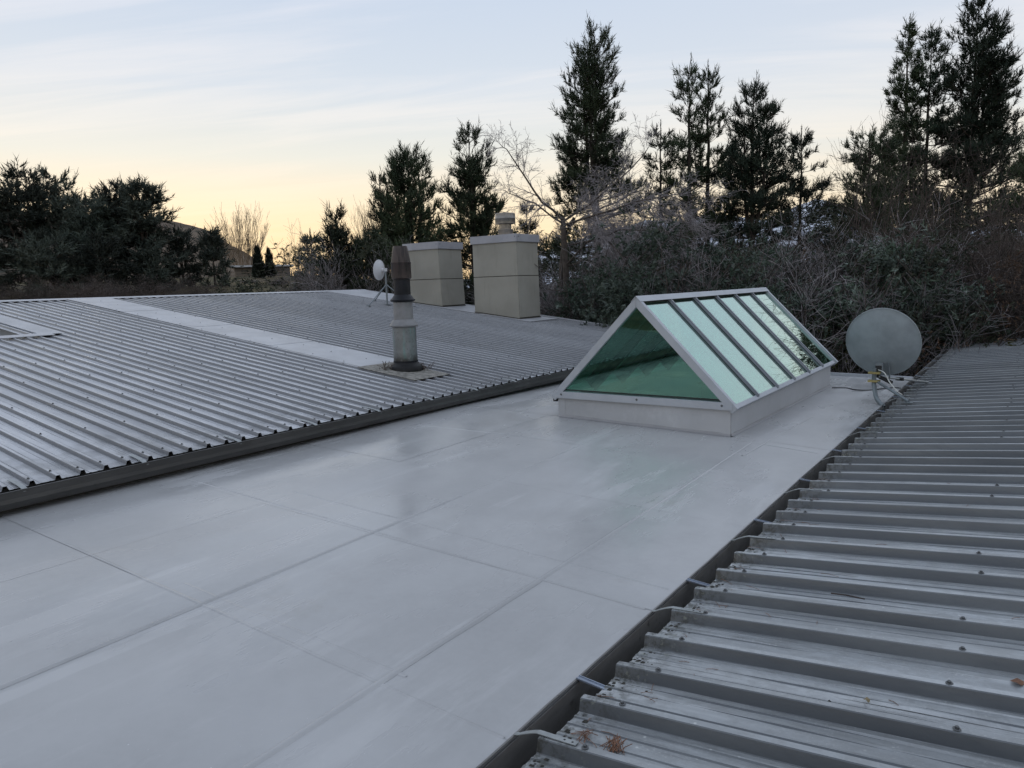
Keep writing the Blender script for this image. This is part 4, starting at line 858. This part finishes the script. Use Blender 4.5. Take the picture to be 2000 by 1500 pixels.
# unseen belt of pine copies, added to shade the dark roof and right-facing sides
belt = [o for o in col.objects if o.name.startswith('pine_tree')]
for i, (bx, by) in enumerate(((13.5, 22), (11.5, 17), (13, 12), (11.5, 7), (13, 2), (12, -3), (14, -9))):
    copy_tree(belt[(3*i+4) % 11], (bx, by, float(terrain(bx, by))-.2), i*1.3, (1.1, 1.1, .8), 'added unseen pine shading the house from the right, %s from the far end' % 'first second third fourth fifth sixth seventh eighth ninth'.split()[i], 'added unseen shade pines right of the house')
# young pines behind the left roof
GY = 'young pines behind the pale roof'
pine(655, 436, 31, 84, 31, 'young pine with thick upright candles behind the pale roof', power=.45, crown=.1, rise=1.1, group=GY, shoot=.36, dens=1.2, leaders=3)
pine(712, 470, 31, 110, 32, 'young rounded pine left of the small white antenna', power=.42, crown=.05, rise=1.0, group=GY, shoot=.36, dens=1.2, leaders=3)
pine(606, 452, 60, 62, 33, 'small spruce-like conifer far behind the left roof ridge', power=.9, rise=.3, group=GY, mat='needleL', dens=1.3)
pine(765, 480, 31, 70, 34, 'young pine hidden behind the flue', power=.42, crown=.05, rise=.9, group=GY, shoot=.36)

# left: old wide conifers on the slope
GL = 'old conifers on the left slope'
def oldpine(px, top, dist, wpx, seed, label, **k):
    loc, H = spot(px, top, dist); R = wpx/2*dist/F_PX; rg = np.random.default_rng(seed); R *= 1.0; kw = dict(crown=.08, whorl=.95, nb=(4, 6), leaders=3, dens=.5, shoot=.62, blade=.048, K=10, rise=.5, ragged=.6, round_=.5, fat=1.2); kw.update(k)
    return put_tree('old_conifer', loc, *pine_parts(H, R, rg, **kw), 'bark', 'needleL', label, 'conifer', GL)
oldpine(-60, 352, 82, 150, 41, 'old conifer cut off by the left edge')
oldpine(32, 345, 80, 135, 42, 'broad old conifer at the left edge of the picture')
oldpine(112, 350, 82, 110, 43, 'old conifer with a ragged sloping crown, second from the left edge', lean=(-.02, 0))
oldpine(165, 385, 78, 110, 44, 'lower old conifer in the middle of the left slope')
oldpine(228, 368, 80, 120, 45, 'tall old conifer with an open left side on the left slope')
oldpine(268, 356, 79, 118, 46, 'tall round-headed old conifer at the right end of the left group')
oldpine(350, 452, 82, 54, 47, 'shorter round conifer below the hill skyline', leaders=2)
oldpine(412, 458, 80, 50, 48, 'dark dome-shaped conifer beside the far field', leaders=2, round_=.8)
oldpine(290, 500, 76, 60, 49, 'low dark conifer filling under the left group', leaders=2, round_=.8)
oldpine(90, 470, 74, 150, 50, 'low wide conifer skirt near the left edge', leaders=2, round_=.8)
oldpine(190, 478, 74, 140, 51, 'low wide conifer skirt in the middle of the left slope', leaders=2, round_=.8)

# ------------------------------------------------------------------ bare broadleaf trees and shrubs
def branching(P0, R0, spec, rg):
    """spec rows: (count, length ratio range, angle range, up, wobble, radius ratio, points)"""
    parts = [tubes_np(P0, R0, 8)]; P, Rr = P0, R0; L_ = np.linalg.norm(np.diff(P, axis=1), axis=2).sum(1)
    for cnt, lr_, an, up, wob, rr_, k, smin in spec:
        n = cnt; w_ = L_/L_.sum(); idx = rg.choice(len(L_), n, p=w_); s = rg.uniform(smin, 1, n); p, d = along(P, idx, s); a, b = frames(d); ph = rg.uniform(0, 6.28, n)[:, None]; an_ = rg.uniform(*an, n)[:, None]
        nd = d*np.cos(an_)+(a*np.cos(ph)+b*np.sin(ph))*np.sin(an_); ln = L_[idx]*rg.uniform(*lr_, n)*(1.15-.55*s); r0 = np.take_along_axis(Rr[idx], np.minimum((s*(Rr.shape[1]-1)).astype(int), Rr.shape[1]-1)[:, None], 1)[:, 0]*rr_
        P = poly(p, nd, ln, k, rg, wob=wob, up=up); Rr = np.maximum(r0[:, None]*(1-np.linspace(0, .8, k))[None, :], spec_min); L_ = ln; parts.append(tubes_np(P, Rr, 4 if k > 5 else 3))
    return parts
spec_min = .004
def stems(n, h, spread, rg, r=.03, k=7, base=.15, up=.35, wob=.06):
    a = rg.uniform(0, 6.28, n); q = rg.uniform(0, 1, n)**.7*spread; d = np.stack([np.cos(a)*q, np.sin(a)*q, np.ones(n)], 1); st = np.stack([np.cos(a)*base*rg.uniform(0, 1, n), np.sin(a)*base*rg.uniform(0, 1, n), np.zeros(n)], 1)
    ln = h*rg.uniform(.6, 1.05, n); return poly(st, d, ln, k, rg, wob=wob, up=up), r*rg.uniform(.6, 1.2, (n, 1))*(1-np.linspace(0, .75, k))[None, :]
# the frosted spreading tree beside the chimneys
rg = np.random.default_rng(77); TD = 23.0; loc, Ht = spot(1103, 430, TD)
def lp(px, py, d): q = atd(px, py, d); return np.array(q)-np.array(loc)
spec_min = .0036
def limb(pts, r0, r1):
    r0 *= .62; P = np.array([lp(*p) for p in pts]); t = np.linspace(0, 1, 9); s = np.linspace(0, 1, len(P)); Q = np.stack([np.interp(t, s, P[:, i]) for i in range(3)], 1); Q[1:-1] += rg.normal(0, .02, (7, 3)); return Q, r0+(r1-r0)*t
b0 = terrain(loc[0], loc[1])
tr1 = np.array([[.05, 0, 0], [.04, 0, 1], [.03, 0, 2], lp(1108, 600, TD), lp(1106, 540, TD), lp(1103, 490, TD), lp(1101, 455, TD), lp(1100, 432, TD), lp(1099, 425, TD)]); tr2 = np.array([[-.1, .1, 0], [-.08, .1, 1], [-.06, .1, 2], lp(1095, 600, TD+.2), lp(1095, 550, TD+.2), lp(1098, 500, TD+.2), lp(1104, 460, TD+.2), lp(1112, 440, TD+.2), lp(1122, 425, TD+.2)])
tr1[1:3, :2] = (tr1[3, :2]*np.array([[.35], [.7]])); tr2[1:3, :2] = tr2[3, :2]*np.array([[.35], [.7]])
main = [(tr1, np.linspace(.13, .07, 9)), (tr2, np.linspace(.10, .045, 9)),
    limb([(1100, 432, TD), (1060, 395, TD-.3), (1025, 345, TD-.6), (990, 290, TD-.8), (975, 280, TD-.9)], .07, .006), limb([(1100, 436, TD), (1050, 400, TD-.6), (1010, 385, TD-1), (985, 372, TD-1.4)], .05, .006),
    limb([(1101, 432, TD), (1150, 400, TD), (1205, 355, TD-.3), (1260, 300, TD-.3), (1275, 275, TD-.2)], .06, .006), limb([(1101, 440, TD), (1165, 420, TD-1), (1240, 395, TD-1.5), (1310, 385, TD-2), (1390, 410, TD-2.5)], .06, .006),
    limb([(1104, 520, TD), (1150, 470, TD-.8), (1210, 450, TD-1.5), (1290, 452, TD-2), (1370, 470, TD-2.4)], .055, .006), limb([(1108, 520, TD), (1150, 505, TD-.5), (1220, 500, TD-1), (1300, 480, TD-1.2), (1400, 425, TD-1.5)], .05, .006),
    limb([(1106, 560, TD), (1140, 548, TD-.6), (1210, 545, TD-1), (1290, 560, TD-1.2)], .045, .005), limb([(1100, 470, TD), (1080, 450, TD+.6), (1065, 470, TD+1), (1058, 520, TD+1.3)], .035, .005), limb([(1100, 450, TD), (1140, 425, TD+1), (1180, 420, TD+1.6), (1230, 430, TD+2)], .045, .005), limb([(1102, 480, TD), (1160, 470, TD+1), (1230, 480, TD+1.8), (1300, 500, TD+2.2)], .045, .005)]
P0 = np.array([m_[0] for m_ in main]); R0 = np.array([m_[1] for m_ in main])
pl = branching(P0[2:], R0[2:], [(150, (.22, .5), (.5, 1.1), -.05, .10, .5, 7, .12), (1500, (.28, .6), (.4, 1.1), -.25, .14, .6, 6, .1), (7500, (.25, .6), (.4, 1.2), -.25, .16, .7, 4, .1)], rg)
Vw, Fw = cat([tubes_np(P0[:2], R0[:2], 9)] + pl[:1]); Vf, Ff = cat(pl[1:])
put_tree('bare_tree', loc, Vw, Fw, Vf, Ff, 'barkfrost', 'twigfrost', 'bare spreading tree with frosted twigs right of the chimneys', 'tree', kf=4, fname='twigs')

# thin upright poplars without leaves, far off
def poplar(px, top, dist, wpx, seed, label, n=26):
    loc, H = spot(px, top, dist); rg = np.random.default_rng(seed); R = wpx/2*dist/F_PX; global spec_min; spec_min = .012*dist/100
    P, Rr = stems(n, H*1.0, R/H*1.25, rg, .05, 8, R*.3, .3, .035); parts = branching(P, Rr, [(n*14, (.12, .3), (.25, .5), .35, .06, .5, 4, .3)], rg); Vw, Fw = cat(parts[:1]); Vf, Ff = cat(parts[1:])
    put_tree('bare_poplar', loc, Vw, Fw, Vf, Ff, 'whip', 'whip', label, 'tree', 'bare poplars beyond the roofs', kf=4, fname='twigs'); spec_min = .0045
poplar(470, 414, 170, 104, 61, 'bare tan poplar clump standing above the far house', 70)
poplar(735, 402, 90, 84, 62, 'bare tan poplar clump between the young pines and the bushy pine', 60)
poplar(556, 478, 260, 18, 63, 'thin bare poplar left of a taller one on the far horizon', 7)
poplar(576, 470, 240, 22, 64, 'taller thin bare poplar on the far horizon', 8)
poplar(592, 488, 120, 40, 65, 'low bare thicket beside the far field', 16)
# two columnar cypresses
for px, top, wp, lb, sd_ in ((502, 486, 22, 'taller columnar cypress in front of the far house', 66), (525, 492, 18, 'shorter columnar cypress right of the taller one', 67)):
    loc, H = spot(px, top, 138); rg = np.random.default_rng(sd_); put_tree('columnar_cypress', loc, *pine_parts(H, wp/2*138/F_PX, rg, crown=.02, whorl=.35, nb=(6, 8), dens=.7, shoot=.4, blade=.06, rise=2.2, ragged=.15, power=.45), 'bark', 'cypress', lb, 'cypress', 'columnar cypresses by the far house')

# shrubs: a few kinds, copied with turns and scales
def shrub_bare(seed, h, spread, n, tw1, tw2):
    global spec_min; spec_min = .0026
    rg = np.random.default_rng(seed); P, Rr = stems(n, h, spread, rg, .016, 7, .3, .2, .07)
    pr_ = branching(P, Rr, [(tw1, (.25, .55), (.3, .9), .15, .10, .6, 5, .15), (tw2, (.3, .7), (.4, 1.1), .0, .14, .7, 4, .1)], rg); return cat(pr_[:2]), cat(pr_[2:])
def leafball(seed, h, r, nst, nleaf, size, up=.3, droop=0.):
    rg = np.random.default_rng(seed); P, Rr = stems(nst, h, r/h*1.3, rg, .02, 6, .3, .15, .09); pr_ = branching(P, Rr, [(nst*10, (.25, .55), (.4, 1.1), .1, .1, .6, 5, .2)], rg); P2 = None
    nc = 46; ci = rg.integers(0, nst, nc); cen, _ = along(P, ci, rg.uniform(.3, 1, nc)); cen = cen+rg.normal(0, .16*r, (nc, 3)); q = rg.integers(0, nc, nleaf//3); sg_ = rg.uniform(.09, .2, nc)*r
    off = rg.normal(0, 1, (len(q), 3)); off[:, 2] *= .6; p = cen[q]+off*sg_[q][:, None]; p[:, 2] = np.maximum(p[:, 2], .05)
    d2 = unit(rg.normal(0, 1, p.shape)+np.array([0, 0, up])); V, F_ = tufts(p, d2, np.full(len(p), size)*rg.uniform(.6, 1.3, len(p)), 7, rg, size*.11, .9, .6); w_ = cat(pr_); return w_, (V, F_)
protos = {}
def proto(kind):
    if kind in protos: return None
    spec_ = {'bareA': ('bare', 81, 3.2, .55, 30, 420, 3600, 'twig', 'twig'), 'bareB': ('bare', 82, 3.0, .8, 30, 450, 4200, 'twig', 'twigfrost'), 'whips': ('bare', 83, 5.0, .28, 20, 140, 420, 'twig', 'twig'),
      'frost': ('leaf', 84, 2.4, 1.4, 24, 18000, .10, 'twig', 'needlefrost'), 'dark': ('leaf', 85, 2.6, 1.5, 24, 17000, .10, 'twig', 'leafdark'), 'olive': ('leaf', 86, 2.2, 1.1, 20, 11000, .10, 'twig', 'leafy'), 'beech': ('leaf', 87, 2.8, 1.3, 30, 5000, .075, 'twig', 'leafbrown'), 'bramble': ('bare', 88, 2.0, 1.5, 34, 480, 4200, 'twig', 'twigfrost')}[kind]
    if spec_[0] == 'bare': w_, f_ = shrub_bare(*spec_[1:7]); kf = 4
    else: w_, f_ = leafball(spec_[1], spec_[2], spec_[3], spec_[4], spec_[5], spec_[6]); kf = 3
    return spec_, w_, f_, kf
HT = {'bareA': 3.2, 'bareB': 3.0, 'whips': 5.0, 'frost': 2.4, 'dark': 2.6, 'olive': 2.2, 'beech': 2.8, 'bramble': 2.0}
NM = {'bareA': 'bare_shrub', 'bareB': 'bare_shrub', 'whips': 'whippy_shrub', 'frost': 'frosted_shrub', 'dark': 'evergreen_shrub', 'olive': 'olive_shrub', 'beech': 'beech_shrub', 'bramble': 'bare_shrub'}
def shrub(kind, px, top, dist, seed, label, group, wide=1.0):
    loc, H = spot(px, top, dist); s = H/HT[kind]; r = random.Random(seed); a = r.uniform(0, 6.28); wz = s**.5*wide*1.15; sc_ = (wz*r.uniform(.9, 1.15), wz*r.uniform(.9, 1.15), s)
    if kind not in protos:
        sp_, w_, f_, kf = proto(kind); e = put_tree(NM[kind], loc, w_[0], w_[1], f_[0], f_[1], sp_[-2], sp_[-1], label, 'shrub', group, a, kf=kf, fname='twigs' if kf == 4 else 'leaves', wname='stems'); e.scale = sc_; protos[kind] = e; return e
    return copy_tree(protos[kind], loc, a, sc_, label, group)
rs_ = random.Random(21); ORD = 'first second third fourth fifth sixth seventh eighth ninth tenth eleventh twelfth'.split()
def thicket(kind, n, x0, x1, t0, t1, d0, d1, label, group, wide=1.0):
    for i in range(n):
        px = x0+(x1-x0)*(i+rs_.uniform(.15, .85))/n
        shrub(kind, px, rs_.uniform(t0, t1), rs_.uniform(d0, d1), rs_.random(), '%s, %s' % (label, 'leftmost of %d' % n if i == 0 else 'rightmost of %d' % n if i == n-1 else '%s of %d from the left' % (ORD[i], n)), group, wide)
thicket('dark', 9, 1010, 2060, 484, 525, 29, 33, 'dark leafy shrub at the foot of the pine row', 'dark shrubs at the foot of the pines', 1.7)
thicket('dark', 7, 1200, 2080, 540, 600, 24, 27, 'dark leafy shrub in the thicket behind the skylight', 'dark shrubs behind the skylight', 1.5)
thicket('frost', 8, 1240, 1540, 466, 540, 21.3, 23, 'frosted blue-green shrub above the skylight ridge', 'frosted shrubs behind the skylight', 1.25)
thicket('frost', 4, 1540, 1850, 500, 560, 22, 24, 'frosted blue-green shrub behind the satellite dish', 'frosted shrubs behind the dish', 1.2)
thicket('bareB', 7, 1060, 1330, 530, 590, 24, 26.5, 'frosted bare shrub in the thicket around the spreading tree', 'frosted bare shrubs near the tree', 1.3)
thicket('bramble', 7, 1420, 1720, 545, 615, 20, 22.5, 'low arching bare shrub behind the skylight', 'arching bare shrubs behind the skylight', 1.2)
thicket('whips', 5, 1645, 1960, 260, 400, 25, 30, 'tall whippy bare shrub in front of the right-hand pines', 'whippy bare shrubs at the right', .9)
thicket('bareA', 8, 1680, 2060, 465, 560, 22, 26, 'dark bare shrub in the thicket at the right', 'dark bare shrubs at the right', 1.25)
thicket('dark', 4, 1660, 1900, 560, 610, 20.6, 21.6, 'dark evergreen shrub close behind the satellite dish', 'evergreen shrubs behind the dish', 1.2)
thicket('bareA', 4, 1760, 2050, 540, 600, 21, 23, 'low dark bare shrub behind the right roof', 'low bare shrubs behind the right roof', 1.4)
thicket('beech', 4, 1330, 1560, 470, 500, 25, 27, 'small rust-leaved shrub among the frosted shrubs', 'rust-leaved shrubs above the skylight', .8)
thicket('bareB', 3, 1520, 1760, 500, 560, 22, 25, 'pale bare shrub rising between the skylight and the dish', 'pale bare shrubs above the skylight', 1.1)
shrub('olive', 1585, 575, 20.5, 1, 'yellow-green shrub just right of the skylight ridge', 'olive shrubs', 1.1); shrub('olive', 1630, 610, 20.5, 2, 'yellow-green shrub left of the satellite dish', 'olive shrubs', 1.1); shrub('olive', 1800, 575, 21, 3, 'mottled olive shrub behind the right side of the satellite dish', 'olive shrubs', 1.2)
shrub('beech', 1985, 440, 22.5, 4, 'shrub with pale brown dead leaves at the right edge', 'beech shrubs'); shrub('beech', 1930, 500, 22, 5, 'shrub with pale brown dead leaves left of the edge one', 'beech shrubs'); shrub('beech', 2040, 470, 22, 6, 'shrub with dead leaves cut by the right edge', 'beech shrubs')
# low growth on the left slope and behind the left roof
thicket('bareA', 5, 20, 440, 540, 556, 58, 66, 'low dark shrub on the left slope below the conifers', 'shrubs on the left slope', 2.0)
shrub('bareB', 640, 505, 38, 7, 'bare frosted shrub left of the young pines', 'bare shrubs behind the left ridge'); shrub('bareB', 700, 540, 29.5, 8, 'pale bare branches poking above the left roof ridge', 'bare shrubs behind the left ridge', .8)
thicket('dark', 5, 585, 790, 545, 560, 31, 34, 'dark shrub behind the far end of the pale roof', 'dark shrubs behind the pale roof', 1.5)
thicket('bareB', 3, 440, 620, 538, 552, 75, 95, 'bare brown shrub in the far field', 'bare shrubs in the far field', 1.6)

# ------------------------------------------------------------------ far house and fence
hp = atd(515, 540, 150); hz = float(terrain(hp[0], hp[1])); dirh = np.array([hp[0], hp[1]])/math.hypot(hp[0], hp[1]); tq = np.array([dirh[1], -dirh[0]])
fh = empty('far_house', (hp[0], hp[1], hz)); tag(fh, 'low far house with a pale flat roof behind the two cypresses', 'house')
def fb_(s0, s1, d0, d1, z0, z1):
    P = []
    for z in (z0, z1):
        for s_, d_ in ((s0, d0), (s1, d0), (s1, d1), (s0, d1)): q = np.array([hp[0], hp[1]])+tq*s_+dirh*d_; P.append((q[0], q[1], z))
    return MB().hexa(P)
ht = atd(515, 519, 150)[2]
fb_(-5.2, 5.0, 0, 6, hz-1, ht-.25).build('wall', 'farwall', fh); fb_(-5.9, 5.7, -.9, 6.6, ht-.22, ht+.12).build('roof', 'farroof', fh, bevel=.03)
for s_ in (-4, -1.9, .6, 2.7): fb_(s_, s_+1.2, -.05, -.01, hz+.5, ht-.6).build('window', 'dark', fh)
fe = empty('rail_fence', (hp[0]-dirh[0]*10, hp[1]-dirh[1]*10, hz)); tag(fe, 'weathered post and rail fence in front of the far house', 'fence')
for i in range(9):
    s_ = -6+i*1.35; q = np.array([hp[0], hp[1]])+tq*s_-dirh*12; z = float(terrain(q[0], q[1])); MB().box((q[0]-.06, q[1]-.06, z-.2), (q[0]+.06, q[1]+.06, z+1.15)).build('post', 'wood', fe)
    if i < 8:
        q2 = q+tq*1.35; z2 = float(terrain(q2[0], q2[1]))
        for h_ in (.55, 1.0): MB().bar((q[0]-dirh[0]*.08, q[1]-dirh[1]*.08, z+h_), (q2[0]-dirh[0]*.08, q2[1]-dirh[1]*.08, z2+h_), .04, .10).build('rail', 'wood', fe)
